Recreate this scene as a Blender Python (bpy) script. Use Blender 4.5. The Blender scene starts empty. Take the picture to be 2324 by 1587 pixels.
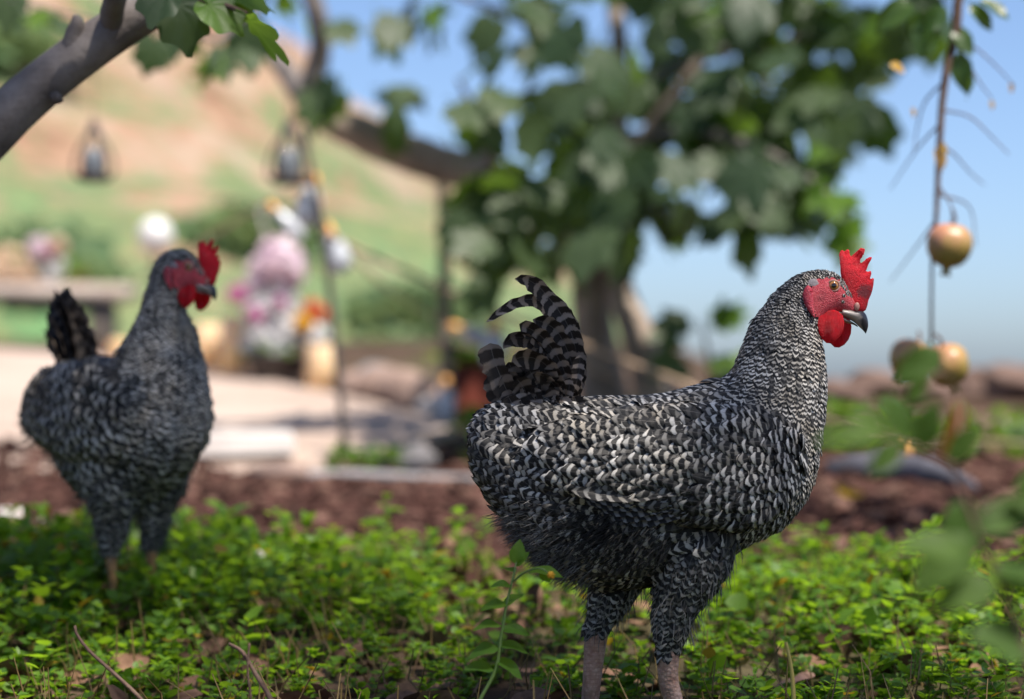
import bpy, bmesh, math, random
import numpy as np
from mathutils import Vector, Matrix, kdtree, bvhtree

# ------------------------------------------------------------------ camera, sky, sun, exposure
scene = bpy.context.scene
COL = scene.collection
CAM_H = 0.385            # camera height above the ground the near hen stands on
F_PX, U0, V0 = 5487.0, 1162.0, 850.0   # lens in units of a 2324 px wide frame, horizon row
cam_data = bpy.data.cameras.new("camera")
cam = bpy.data.objects.new("camera", cam_data)
COL.objects.link(cam)
cam.location = (0, 0, CAM_H)
cam.rotation_euler = (math.radians(90), 0, 0)
cam_data.lens = 85
cam_data.sensor_width = 36
cam_data.shift_y = (V0 - 793.5) / 2324.0
cam_data.clip_start = 0.05
cam_data.clip_end = 3000
cam_data.dof.use_dof = True
cam_data.dof.focus_distance = 2.57
cam_data.dof.aperture_fstop = 2.8
scene.camera = cam

SUN_DIR = Vector((0.34, -0.36, 0.87)).normalized()       # towards the sun
world = bpy.data.worlds.new("World")
scene.world = world
world.use_nodes = True
wn = world.node_tree
wn.nodes.clear()
sky = wn.nodes.new("ShaderNodeTexSky")
sky.sky_type = 'NISHITA'
sky.sun_disc = False
sky.sun_elevation = math.asin(SUN_DIR.z)
sky.sun_rotation = math.atan2(SUN_DIR.x, SUN_DIR.y)
sky.altitude = 300
sky.air_density = 0.62
sky.dust_density = 1.5
sky.ozone_density = 4.0
bg = wn.nodes.new("ShaderNodeBackground")
bg.inputs[1].default_value = 0.073
wo = wn.nodes.new("ShaderNodeOutputWorld")
wn.links.new(sky.outputs[0], bg.inputs[0])
wn.links.new(bg.outputs[0], wo.inputs[0])

sun_data = bpy.data.lights.new("sun", 'SUN')
sun_data.energy = 3.4
sun_data.angle = math.radians(0.7)
sun_data.color = (1.0, 0.92, 0.83)
sun = bpy.data.objects.new("sun", sun_data)
COL.objects.link(sun)
sun.rotation_euler = (-SUN_DIR).to_track_quat('-Z', 'Y').to_euler()
sun.location = SUN_DIR * 30

scene.view_settings.view_transform = 'Standard'
scene.view_settings.look = 'None'
scene.view_settings.exposure = 1.4
scene.view_settings.gamma = 1.0
scene.view_settings.use_curve_mapping = False
scene.cycles.use_denoising = True
scene.cycles.max_bounces = 8
scene.cycles.transparent_max_bounces = 8
scene.cycles.caustics_reflective = False
scene.cycles.caustics_refractive = False

random.seed(7)
RNG = np.random.default_rng(11)

# ------------------------------------------------------------------ helpers
def W(u, v, d):
    """world point at distance d that stands in direction (u, v) from the photographer"""
    return Vector(((u - U0) / F_PX * d, d, CAM_H - (v - V0) / F_PX * d))

def link(o, parent=None):
    COL.objects.link(o)
    if parent is not None:
        o.parent = parent
    return o

def empty(name, loc=(0, 0, 0), rz=0.0, parent=None):
    o = bpy.data.objects.new(name, None)
    o.location = loc
    o.rotation_euler = (0, 0, rz)
    o.empty_display_size = 0.05
    return link(o, parent)

def tag(o, label=None, cat=None, group=None, kind=None):
    if label: o["label"] = label
    if cat: o["category"] = cat
    if group: o["group"] = group
    if kind: o["kind"] = kind
    return o

class MB:
    """collects vertices, faces, uv and one 4-float colour attribute; build() links ONE mesh object"""
    def __init__(self):
        self.v, self.f, self.n = [], [], 0
        self.uv, self.col = [], []
    def add(self, verts, faces, uv=None, col=None):
        verts = np.asarray(verts, float).reshape(-1, 3)
        k = len(verts)
        self.v.append(verts)
        for f in faces:
            f = np.asarray(f, int)
            if f.ndim == 1: f = f[None]
            self.f.append(f + self.n)
        self.uv.append(np.zeros((k, 2)) if uv is None else np.asarray(uv, float).reshape(-1, 2))
        if col is None: c = np.ones((k, 4))
        else:
            c = np.asarray(col, float)
            if c.ndim == 1: c = np.tile(c, (k, 1))
        self.col.append(c)
        self.n += k
    def mesh(self, name, mats, smooth=True):
        me = bpy.data.meshes.new(name)
        v = np.concatenate(self.v)
        uv = np.concatenate(self.uv)
        col = np.concatenate(self.col)
        idx, start, tot, pos = [], [], [], 0
        for f in self.f:
            m, k = f.shape
            idx.append(f.ravel())
            start.append(pos + np.arange(m) * k)
            tot.append(np.full(m, k))
            pos += m * k
        idx = np.concatenate(idx); start = np.concatenate(start); tot = np.concatenate(tot)
        me.vertices.add(len(v)); me.vertices.foreach_set("co", v.ravel())
        me.loops.add(len(idx)); me.loops.foreach_set("vertex_index", idx.astype(np.int32))
        me.polygons.add(len(start))
        me.polygons.foreach_set("loop_start", start.astype(np.int32))
        me.polygons.foreach_set("loop_total", tot.astype(np.int32))
        me.update(calc_edges=True)
        ul = me.uv_layers.new(name="UVMap")
        ul.data.foreach_set("uv", uv[idx].astype(np.float32).ravel())
        ca = me.color_attributes.new("fd", 'FLOAT_COLOR', 'POINT')
        ca.data.foreach_set("color", col.astype(np.float32).ravel())
        me.polygons.foreach_set("use_smooth", np.full(len(start), smooth))
        for m in (mats if isinstance(mats, (list, tuple)) else [mats]):
            me.materials.append(m)
        me.validate()
        return me
    def build(self, name, mats, parent=None, smooth=True):
        return link(bpy.data.objects.new(name, self.mesh(name, mats, smooth)), parent)

def catmull(P, n):
    """resample a polyline of any dimension through a Catmull-Rom spline at n evenly spaced samples"""
    P = np.asarray(P, float)
    k = len(P)
    ext = np.vstack([2 * P[0] - P[1], P, 2 * P[-1] - P[-2]])
    M = 12
    out = []
    for i in range(k - 1):
        p0, p1, p2, p3 = ext[i:i + 4]
        t = (np.arange(M) / M)[:, None]
        out.append(0.5 * (2 * p1 + (p2 - p0) * t + (2 * p0 - 5 * p1 + 4 * p2 - p3) * t ** 2 + (3 * p1 - p0 - 3 * p2 + p3) * t ** 3))
    out.append(P[-1:])
    Q = np.concatenate(out)
    s = np.concatenate([[0], np.cumsum(np.linalg.norm(np.diff(Q, axis=0), axis=1))])
    t = np.linspace(0, s[-1], n)
    return np.stack([np.interp(t, s, Q[:, j]) for j in range(P.shape[1])], 1)

def ring_faces(n, m):
    i, j = np.meshgrid(np.arange(n - 1), np.arange(m), indexing='ij')
    a = i * m + j; b = i * m + (j + 1) % m
    return np.stack([a, b, b + m, a + m], -1).reshape(-1, 4)

def frame(t):
    t = np.asarray(t, float); t = t / (np.linalg.norm(t) + 1e-12)
    a = np.array([0, 0, 1.0]) if abs(t[2]) < 0.9 else np.array([1.0, 0, 0])
    b = np.cross(a, t); b /= np.linalg.norm(b)
    return t, b, np.cross(t, b)

def tube(mb, pts, radii, n=8, samples=None, col=None, wob=0.0):
    pts = np.asarray(pts, float); radii = np.asarray(radii, float)
    if np.ndim(radii) == 0: radii = np.full(len(pts), radii)
    if samples:
        q = catmull(np.hstack([pts, radii[:, None]]), samples)
        pts, radii = q[:, :3], q[:, 3]
    k = len(pts)
    tan = np.gradient(pts, axis=0)
    _, b, c = frame(tan[0])
    V = []
    th = np.arange(n) / n * 2 * math.pi
    L = 0
    uv = []
    for i in range(k):
        t = tan[i] / (np.linalg.norm(tan[i]) + 1e-12)
        b = b - t * np.dot(b, t); b /= np.linalg.norm(b) + 1e-12
        c = np.cross(t, b)
        r = radii[i] * (1 + wob * RNG.uniform(-1, 1, n))
        V.append(pts[i] + (np.cos(th) * r)[:, None] * b + (np.sin(th) * r)[:, None] * c)
        if i: L += np.linalg.norm(pts[i] - pts[i - 1])
        uv.append(np.stack([np.arange(n) / n, np.full(n, L)], 1))
    V = np.concatenate(V); uv = np.concatenate(uv)
    V = np.vstack([V, pts[0], pts[-1]]); uv = np.vstack([uv, [0, 0], [0, L]])
    j = np.arange(n)
    cap0 = np.stack([np.full(n, k * n), (j + 1) % n, j], 1)
    cap1 = np.stack([np.full(n, k * n + 1), (k - 1) * n + j, (k - 1) * n + (j + 1) % n], 1)
    mb.add(V, [ring_faces(k, n), cap0, cap1], uv, col)

def box(mb, c, s, rz=0.0, col=None, jit=0.0):
    x, y, z = np.array(s) / 2
    V = np.array([[-x, -y, -z], [x, -y, -z], [x, y, -z], [-x, y, -z], [-x, -y, z], [x, -y, z], [x, y, z], [-x, y, z]])
    if jit: V = V + RNG.uniform(-jit, jit, V.shape)
    R = np.array(Matrix.Rotation(rz, 3, 'Z'))
    mb.add(V @ R.T + np.array(c), [np.array([[3, 2, 1, 0], [4, 5, 6, 7], [0, 1, 5, 4], [1, 2, 6, 5], [2, 3, 7, 6], [3, 0, 4, 7]])], None, col)

def lathe(mb, prof, n=24, c=(0, 0, 0), col=None):
    """prof: list of (radius, z) from bottom to top"""
    th = np.arange(n) / n * 2 * math.pi
    V = np.concatenate([np.stack([r * np.cos(th), r * np.sin(th), np.full(n, z)], 1) for r, z in prof]) + np.array(c)
    mb.add(V, [ring_faces(len(prof), n)], None, col)

def ellipsoid(mb, c, r, n=16, m=10, col=None, lump=0.0, rot=None):
    th = np.arange(n) / n * 2 * math.pi
    ph = np.linspace(-math.pi / 2, math.pi / 2, m)
    P, T = np.meshgrid(ph, th, indexing='ij')
    V = np.stack([np.cos(P) * np.cos(T), np.cos(P) * np.sin(T), np.sin(P)], -1).reshape(-1, 3)
    if lump:
        q = np.sin(V @ RNG.normal(0, 3.0, (3, 5)) + RNG.uniform(0, 6, 5)).mean(1)
        V = V * (1 + lump * q)[:, None]
    V = V * np.array(r)
    if rot is not None: V = V @ np.array(rot).T
    mb.add(V + np.array(c), [ring_faces(m, n)], None, col)

# ------------------------------------------------------------------ materials
class N:
    """tiny node-tree wrapper"""
    def __init__(self, name):
        self.m = bpy.data.materials.new(name)
        self.m.use_nodes = True
        self.t = self.m.node_tree
        self.t.nodes.clear()
        self.out = self.t.nodes.new("ShaderNodeOutputMaterial")
    def n(self, typ, **kw):
        nd = self.t.nodes.new("ShaderNode" + typ)
        for k, v in kw.items(): setattr(nd, k, v)
        return nd
    def l(self, a, b): self.t.links.new(a, b)
    def val(self, sock, x):
        if hasattr(x, "is_output"): self.l(x, sock)
        else: sock.default_value = x if not isinstance(x, tuple) or len(x) != 3 or sock.type != 'RGBA' else (*x, 1)
    def math(self, op, a, b=0.0, c=None, clamp=False):
        nd = self.n("Math", operation=op, use_clamp=clamp)
        self.val(nd.inputs[0], a); self.val(nd.inputs[1], b)
        if c is not None: self.val(nd.inputs[2], c)
        return nd.outputs[0]
    def mix(self, f, a, b, blend='MIX'):
        nd = self.n("Mix", data_type='RGBA', blend_type=blend)
        self.val(nd.inputs[0], f); self.val(nd.inputs[6], a); self.val(nd.inputs[7], b)
        return nd.outputs[2]
    def noise(self, scale, detail=4, rough=0.55, vec=None, out=0, dist=0.0):
        nd = self.n("TexNoise")
        nd.inputs["Scale"].default_value = scale; nd.inputs["Detail"].default_value = detail
        nd.inputs["Roughness"].default_value = rough; nd.inputs["Distortion"].default_value = dist
        self.l(vec if vec is not None else self.coord(), nd.inputs["Vector"])
        return nd.outputs[out]
    def coord(self, which="Object"):
        if not hasattr(self, "_c"): self._c = self.n("TexCoord")
        return self._c.outputs[which]
    def ramp(self, f, stops, interp='LINEAR'):
        nd = self.n("ValToRGB"); cr = nd.color_ramp; cr.interpolation = interp
        while len(cr.elements) < len(stops): cr.elements.new(0.5)
        for e, (p, c) in zip(cr.elements, stops):
            e.position = p
            e.color = (c, c, c, 1) if not isinstance(c, tuple) else (*c, 1)
        self.val(nd.inputs[0], f)
        return nd.outputs[0]
    def bump(self, h, strength=0.3, dist=0.002):
        nd = self.n("Bump"); nd.inputs["Strength"].default_value = strength; nd.inputs["Distance"].default_value = dist
        self.l(h, nd.inputs["Height"])
        return nd.outputs[0]
    def bsdf(self, color, rough=0.6, normal=None, spec=0.5, **kw):
        nd = self.n("BsdfPrincipled")
        self.val(nd.inputs["Base Color"], color); self.val(nd.inputs["Roughness"], rough)
        self.val(nd.inputs["Specular IOR Level"], spec)
        if normal is not None: self.l(normal, nd.inputs["Normal"])
        for k, v in kw.items(): self.val(nd.inputs[k.replace("_", " ")], v)
        return nd.outputs[0]
    def done(self, shader):
        self.l(shader, self.out.inputs[0]); return self.m
    def translucent(self, shader, color, fac, normal=None):
        tr = self.n("BsdfTranslucent"); self.val(tr.inputs[0], color)
        mx = self.n("MixShader"); self.val(mx.inputs[0], fac)
        self.l(shader, mx.inputs[1]); self.l(tr.outputs[0], mx.inputs[2])
        return mx.outputs[0]
    def attr(self, name="fd"):
        a = self.n("Attribute", attribute_name=name)
        s = self.n("SeparateColor"); self.l(a.outputs["Color"], s.inputs[0])
        return s.outputs[0], s.outputs[1], s.outputs[2], a.outputs["Alpha"]
    def objrand(self):
        return self.n("ObjectInfo").outputs["Random"]
# ------------------------------------------------------------------ hens
def mat_feather(name, dark, pale, rough=0.5):
    k = N(name)
    rnd, nb, pl, tipd = k.attr()
    uv = k.n("UVMap"); s = k.n("SeparateXYZ"); k.l(uv.outputs[0], s.inputs[0])
    x = k.math('ABSOLUTE', k.math('SUBTRACT', s.outputs[0], 0.5))            # 0 shaft .. 0.5 edge
    v = s.outputs[1]
    # bars arch back towards the edges of the feather
    t = k.math('ADD', v, k.math('MULTIPLY', k.math('POWER', x, 2.0), tipd))
    wob = k.math('MULTIPLY', k.math('SUBTRACT', k.noise(180, 2), 0.5), 0.16)
    t = k.math('ADD', t, k.math('MULTIPLY', wob, k.math('MULTIPLY_ADD', tipd, 0.8, 0.2)))
    ph = k.math('ADD', k.math('MULTIPLY', k.math('MULTIPLY', t, nb), 40.0), rnd)
    sn = k.math('SINE', k.math('MULTIPLY', ph, 2 * math.pi))
    bar = k.math('MULTIPLY_ADD', sn, 1.5, 0.06, clamp=True)
    # barbs: fine diagonal streaks
    wv = k.n("TexWave", wave_type='BANDS', bands_direction='X')
    wv.inputs["Scale"].default_value = 9.0; wv.inputs["Distortion"].default_value = 2.5
    mp = k.n("CombineXYZ")
    k.l(k.math('MULTIPLY_ADD', x, -1.1, v), mp.inputs[0]); k.l(rnd, mp.inputs[1])
    k.l(mp.outputs[0], wv.inputs["Vector"])
    barb = wv.outputs["Fac"]
    fac = k.math('MULTIPLY', bar, k.math('MULTIPLY_ADD', barb, 0.35, 0.65))
    tint = k.mix(k.ramp(k.noise(22, 3), [(0.42, 0.0), (0.66, 0.8)]), pale, (pale[0] * 0.86, pale[1] * 0.76, pale[2] * 0.60))
    palec = k.mix(pl, dark, tint)
    colr = k.mix(fac, dark, palec)
    shaft = k.math('LESS_THAN', x, 0.018)
    colr = k.mix(k.math('MULTIPLY', shaft, 0.35), colr, (0.22, 0.2, 0.18))
    nrm = k.bump(barb, 0.35, 0.0012)
    b = k.bsdf(colr, rough, nrm, 0.35)
    return k.done(k.translucent(b, colr, 0.12))

def mat_flesh(name, a, b, scale=350, trans=0.25, rough=0.5, scab=None):
    k = N(name)
    f = k.noise(scale, 5, 0.6)
    g = k.noise(scale * 0.15, 3, 0.5)
    c = k.mix(k.ramp(f, [(0.35, 0.0), (0.7, 1.0)]), a, b)
    c = k.mix(k.math('MULTIPLY', k.ramp(g, [(0.48, 0.0), (0.66, 1.0)]), 0.6), c, (a[0] * 0.42, a[1] * 0.5 + 0.012, a[2] * 0.5 + 0.012))
    pt_ = k.noise(scale * 0.3, 4, 0.65)
    c = k.mix(k.math('MULTIPLY', k.ramp(pt_, [(0.58, 0.0), (0.70, 1.0)]), 0.20), c, (0.75, 0.32, 0.30))
    vo = k.n("TexVoronoi"); vo.inputs["Scale"].default_value = scale * 2.2
    k.l(k.coord(), vo.inputs["Vector"])
    wr = k.noise(scale * 0.55, 4, 0.6, dist=2.0)
    c = k.mix(k.math('MULTIPLY', k.ramp(wr, [(0.36, 1.0), (0.46, 0.0)]), 0.55), c, tuple(x * 0.4 for x in a))
    nrm = k.bump(k.math('ADD', vo.outputs["Distance"], k.math('MULTIPLY', wr, 2.0)), 0.7, 0.0012)
    if scab is not None:                 # dark healed peck marks
        d_ = k.n("VectorMath", operation='DISTANCE'); k.l(k.coord(), d_.inputs[0]); d_.inputs[1].default_value = scab[:3]
        sc_ = k.math('SUBTRACT', k.math('MULTIPLY_ADD', k.noise(420, 4, 0.65), 1.5, 0.2), k.math('DIVIDE', d_.outputs['Value'], scab[3]))
        c = k.mix(k.math('MULTIPLY', k.ramp(sc_, [(0.0, 0.0), (0.35, 1.0)]), 0.85), c, (0.085, 0.045, 0.055))
    sh = k.bsdf(c, rough, nrm, 0.4, Subsurface_Weight=0.25, Subsurface_Radius=(0.006, 0.0015, 0.001), Subsurface_Scale=1.0)
    return k.done(k.translucent(sh, tuple(min(1, x * 1.3) for x in b), trans))

def mat_shank(name="hen_shank_skin", tint=(1.0, 1.0, 1.0)):
    k = N(name)
    f = k.noise(90, 5, 0.6)
    c = k.ramp(f, [(0.3, (0.36, 0.20, 0.15)), (0.55, (0.60, 0.40, 0.32)), (0.75, (0.72, 0.55, 0.47))])
    vo = k.n("TexVoronoi"); vo.inputs["Scale"].default_value = 260
    k.l(k.coord(), vo.inputs["Vector"])
    c = k.mix(k.ramp(vo.outputs["Distance"], [(0.0, 0.0), (0.5, 0.5)]), c, (0.25, 0.13, 0.1))
    c = k.mix(1.0, c, tint, 'MULTIPLY')
    sz = k.n("SeparateXYZ"); k.l(k.coord(), sz.inputs[0])
    scute = k.math('FRACT', k.math('ADD', k.math('MULTIPLY', sz.outputs[2], 230.0), k.math('MULTIPLY', f, 1.3)))
    c = k.mix(k.math('MULTIPLY', k.ramp(scute, [(0.0, 1.0), (0.22, 0.0)]), 0.55), c, (0.16, 0.085, 0.06))
    c = k.mix(k.math('MULTIPLY', k.ramp(k.noise(35, 4), [(0.52, 0.0), (0.68, 0.7)]), 1.0), c, (0.14, 0.09, 0.06))
    return k.done(k.bsdf(c, 0.5, k.bump(k.math('ADD', vo.outputs["Distance"], k.math('MULTIPLY', scute, 1.5)), 0.6, 0.0012), 0.4, Subsurface_Weight=0.1, Subsurface_Radius=(0.005, 0.002, 0.001), Subsurface_Scale=1.0))

M_FEATHER = mat_feather("barred_feather", (0.010, 0.0098, 0.0102), (0.76, 0.74, 0.70))
M_TAIL = mat_feather("barred_tail_feather", (0.020, 0.015, 0.012), (0.46, 0.39, 0.34))
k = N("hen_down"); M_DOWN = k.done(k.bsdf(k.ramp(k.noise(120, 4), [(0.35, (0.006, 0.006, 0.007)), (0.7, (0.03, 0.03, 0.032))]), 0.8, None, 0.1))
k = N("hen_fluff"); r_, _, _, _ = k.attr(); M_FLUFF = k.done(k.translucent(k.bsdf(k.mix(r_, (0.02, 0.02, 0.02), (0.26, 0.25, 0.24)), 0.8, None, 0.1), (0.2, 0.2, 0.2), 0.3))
M_COMB = mat_flesh("comb_flesh", (0.74, 0.008, 0.022), (0.86, 0.035, 0.06), 420, 0.38, 0.5, (0.2424, 0.0, 0.4737, 0.0105))
M_WATTLE = mat_flesh("wattle_flesh", (0.68, 0.008, 0.02), (0.82, 0.02, 0.04), 500, 0.45, 0.42)
M_FACE = mat_flesh("face_skin", (0.50, 0.03, 0.05), (0.70, 0.14, 0.16), 450, 0.1)
M_LOBE = mat_flesh("ear_lobe_skin", (0.50, 0.03, 0.06), (0.66, 0.12, 0.15), 260, 0.15)
M_SHANK = mat_shank()
M_SHANKY = mat_shank("hen_shank_skin_yellow", (1.15, 0.98, 0.55))
def mat_beak():
    k = N("beak_horn")
    r, g, b, a = k.attr()          # r: 0 ridge .. 1 cutting edge, g: 0 base .. 1 tip
    st = k.noise(60, 4, 0.6, dist=1.0)
    dark = k.math('SUBTRACT', k.math('MULTIPLY_ADD', st, 0.9, g), k.math('MULTIPLY', r, 0.85))
    c = k.mix(k.ramp(dark, [(0.34, 0.0), (0.60, 1.0)]), (0.36, 0.31, 0.27), (0.03, 0.03, 0.036))
    return k.done(k.bsdf(c, 0.28, k.bump(st, 0.2, 0.0006), 0.5))
M_BEAK = mat_beak()
def mat_eye():
    k = N("hen_eye")
    uvz = k.n("SeparateXYZ"); k.l(k.coord("Object"), uvz.inputs[0])
    d = k.math('SQRT', k.math('ADD', k.math('POWER', uvz.outputs[0], 2.0), k.math('POWER', uvz.outputs[2], 2.0)))
    c = k.ramp(k.math('DIVIDE', d, 0.0065), [(0.0, (0.002, 0.002, 0.002)), (0.36, (0.002, 0.002, 0.002)), (0.42, (0.22, 0.08, 0.015)), (0.62, (0.45, 0.20, 0.05)), (0.76, (0.16, 0.07, 0.02)), (0.85, (0.02, 0.012, 0.01))])
    return k.done(k.bsdf(c, 0.04, None, 0.6, Coat_Weight=0.6))
M_EYE = mat_eye()
k = N("eyelid_skin"); M_LID = k.done(k.bsdf(k.mix(k.noise(400, 3), (0.30, 0.10, 0.08), (0.50, 0.30, 0.24)), 0.5))
k = N("ear_tuft"); M_EARTUFT = k.done(k.bsdf(k.mix(k.noise(500, 4), (0.14, 0.11, 0.11), (0.42, 0.38, 0.38)), 0.8))
k = N("claw_horn"); M_CLAW = k.done(k.bsdf((0.30, 0.24, 0.2), 0.4))

def loft_rings(st, n):
    """st rows: Dx, Dz, Vx, Vz, w, yc -> n rings resampled"""
    st = np.asarray(st, float)
    mid = (st[:, :2] + st[:, 2:4]) / 2
    s = np.concatenate([[0], np.cumsum(np.linalg.norm(np.diff(mid, axis=0), axis=1) + 0.35 * np.linalg.norm(np.diff(st[:, 2:4], axis=0), axis=1))])
    # spline through the stations, then even in s
    q = catmull(np.hstack([st, s[:, None]]), n)
    return q

def loft(mb, st, n=90, m=40, power=2.0, fn=None):
    q = loft_rings(st, n)
    th = np.arange(m) / m * 2 * math.pi
    c, sn = np.cos(th), np.sin(th)
    if power != 2.0:
        c = np.sign(c) * np.abs(c) ** (2 / power); sn = np.sign(sn) * np.abs(sn) ** (2 / power)
    D, V, w, yc = q[:, 0:2], q[:, 2:4], q[:, 4], q[:, 5]
    cx = (D + V) / 2; a = (D - V) / 2
    X = cx[:, None, 0] + a[:, None, 0] * c
    Z = cx[:, None, 1] + a[:, None, 1] * c
    Y = yc[:, None] + w[:, None] * sn
    P = np.stack([X, Y, Z], -1)
    if fn is not None: P = fn(P.reshape(-1, 3)).reshape(P.shape)
    V = np.vstack([P.reshape(-1, 3), P[0].mean(0), P[-1].mean(0)])
    j = np.arange(m)
    c0 = np.stack([np.full(m, n * m), (j + 1) % m, j], 1)
    c1 = np.stack([np.full(m, n * m + 1), (n - 1) * m + j, (n - 1) * m + (j + 1) % m], 1)
    mb.add(V, [ring_faces(n, m), c0, c1])
    return P

def remeshed(mb, name, voxel, smooth=4):
    o = mb.build(name + "_tmp", [M_DOWN])
    md = o.modifiers.new("r", 'REMESH'); md.mode = 'VOXEL'; md.voxel_size = voxel
    sm = o.modifiers.new("s", 'SMOOTH'); sm.factor = 0.5; sm.iterations = smooth
    dg = bpy.context.evaluated_depsgraph_get()
    me = bpy.data.meshes.new_from_object(o.evaluated_get(dg))
    me.name = name
    old = o.data
    bpy.data.objects.remove(o); bpy.data.meshes.remove(old)
    return me

def feathers(mb, P, T, Nn, L, Wd, lift, col, camber=0.42, tipw=0.62, rootw=0.4, nv=5, sag=0.0):
    """batch of feathers: root P, direction T, outward Nn, length L, half width Wd, colour rows"""
    n = len(P)
    B = np.cross(Nn, T)
    vv = np.linspace(0, 1, nv + 1)
    prof = rootw + (1 - rootw) * np.sin(np.clip(vv / 0.62, 0, 1) * math.pi / 2)
    tail = np.clip((vv - 0.62) / 0.38, 0, 1)
    prof = prof * (1 - (1 - tipw) * tail ** 2.2)
    cols = np.array([-1, -0.55, 0, 0.55, 1.0]); nc = 5
    out = np.zeros((n, nv + 1, nc, 3)); uv = np.zeros((n, nv + 1, nc, 2))
    for i, v in enumerate(vv):
        for j, s in enumerate(cols):
            # rounded tip: the edges stop short of the shaft
            along = v * L - (s * s * tail[i] * 0.75) * Wd
            up = lift * L * (math.sin(v * math.pi * 0.62)) - camber * Wd * s * s * prof[i] - 0.12 * L * (1 - v) ** 2 - sag * L * v * v
            out[:, i, j] = P + T * along[:, None] + B * (s * Wd * prof[i])[:, None] + Nn * up[:, None]
            uv[:, i, j] = (0.5 + 0.5 * s, v)
    k = (nv + 1) * nc
    base = (np.arange(n) * k)[:, None]
    q = []
    for i in range(nv):
        for j in range(nc - 1):
            a = i * nc + j
            q.append([a, a + 1, a + nc + 1, a + nc])
    q = np.array(q)
    F = (base[:, :, None] + q[None]).reshape(-1, 4)
    mb.add(out.reshape(-1, 3), [F], uv.reshape(-1, 2), np.repeat(col, k, axis=0))

def plate(outline, thick, nrm_bulge=1.0, fn=None, res=None):
    """a fleshy flat piece from a closed 2-D outline (x, z): two bulged sides"""
    bm = bmesh.new()
    vs = [bm.verts.new((p[0], 0, p[1])) for p in outline]
    f = bm.faces.new(vs)
    bmesh.ops.triangulate(bm, faces=[f])
    ed = 0.0035 if res is None else res
    for _ in range(6):
        long_e = [e for e in bm.edges if e.calc_length() > ed and not e.is_boundary]
        if not long_e: break
        bmesh.ops.subdivide_edges(bm, edges=long_e, cuts=1)
        bmesh.ops.triangulate(bm, faces=bm.faces[:])
        bmesh.ops.beautify_fill(bm, faces=bm.faces[:], edges=[e for e in bm.edges if not e.is_boundary])
    bm.verts.ensure_lookup_table()
    O = np.asarray(outline, float)
    A = O; Bq = np.roll(O, -1, axis=0)
    co = np.array([v.co[:] for v in bm.verts])
    p = co[:, [0, 2]]
    d = np.full(len(p), 9.0)
    for a, b in zip(A, Bq):
        ab = b - a
        t = np.clip(((p - a) @ ab) / (ab @ ab + 1e-12), 0, 1)
        d = np.minimum(d, np.linalg.norm(p - (a + t[:, None] * ab), axis=1))
    h = thick * (0.25 + 0.75 * np.sqrt(np.clip(d / (0.006 * nrm_bulge), 0, 1)))
    tri = np.array([[v.index for v in fc.verts] for fc in bm.faces])
    n = len(co)
    front = co.copy(); front[:, 1] = -h
    back = co.copy(); back[:, 1] = h
    be = [(e.verts[0].index, e.verts[1].index) for e in bm.edges if e.is_boundary]
    be = np.array(be)
    side = np.stack([be[:, 0], be[:, 1], be[:, 1] + n, be[:, 0] + n], 1)
    bm.free()
    V = np.vstack([front, back])
    if fn is not None: V = fn(V)
    mb = MB(); mb.add(V, [tri, tri[:, ::-1] + n, side])
    return mb

def fixnormals(o):
    bm = bmesh.new(); bm.from_mesh(o.data); bmesh.ops.recalc_face_normals(bm, faces=bm.faces[:]); bm.to_mesh(o.data); bm.free()
    return o

def poisson(P, r, key):
    """keep points that are r apart within their class"""
    grid = {}; keep = []
    for i in range(len(P)):
        ri = r[i]; kk = key[i]
        c = (kk, int(P[i, 0] // ri), int(P[i, 1] // ri), int(P[i, 2] // ri))
        ok = True
        for dx in (-1, 0, 1):
            for dy in (-1, 0, 1):
                for dz in (-1, 0, 1):
                    for j in grid.get((kk, c[1] + dx, c[2] + dy, c[3] + dz), ()):
                        q = P[i] - P[j]
                        if q[0] * q[0] + q[1] * q[1] + q[2] * q[2] < ri * ri:
                            ok = False; break
                    if not ok: break
                if not ok: break
            if not ok: break
        if ok:
            keep.append(i); grid.setdefault(c, []).append(i)
    return np.array(keep)

def sample_mesh(me, n, rng):
    me.calc_loop_triangles()
    co = np.empty(len(me.vertices) * 3); me.vertices.foreach_get("co", co); co = co.reshape(-1, 3)
    tr = np.empty(len(me.loop_triangles) * 3, np.int32); me.loop_triangles.foreach_get("vertices", tr); tr = tr.reshape(-1, 3)
    A, B, C = co[tr[:, 0]], co[tr[:, 1]], co[tr[:, 2]]
    cr = np.cross(B - A, C - A); ar = np.linalg.norm(cr, axis=1)
    t = rng.choice(len(tr), n, p=ar / ar.sum())
    a, b = rng.random(n), rng.random(n)
    fl = a + b > 1; a[fl] = 1 - a[fl]; b[fl] = 1 - b[fl]
    P = A[t] + a[:, None] * (B - A)[t] + b[:, None] * (C - A)[t]
    vn = np.empty(len(me.vertices) * 3); me.vertices.foreach_get("normal", vn); vn = vn.reshape(-1, 3)
    Nn = (1 - a - b)[:, None] * vn[tr[t, 0]] + a[:, None] * vn[tr[t, 1]] + b[:, None] * vn[tr[t, 2]]
    Nn /= np.linalg.norm(Nn, axis=1)[:, None] + 1e-9
    return P, Nn

def inpoly(p, poly):
    x, y = p[:, 0], p[:, 1]
    c = np.zeros(len(p), bool)
    n = len(poly)
    for i in range(n):
        x0, y0 = poly[i]; x1, y1 = poly[(i + 1) % n]
        hit = ((y0 > y) != (y1 > y)) & (x < (x1 - x0) * (y - y0) / (y1 - y0 + 1e-12) + x0)
        c ^= hit
    return c

# everything on a head is measured in one side view and shared by both hens: units of Q below
def HZ(pts):   # close-up coordinates of the head -> side-view coordinates of the near hen
    return [(1719.8 + x * 0.18742, 539.2 + y * 0.18742) for x, y in pts]

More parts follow.
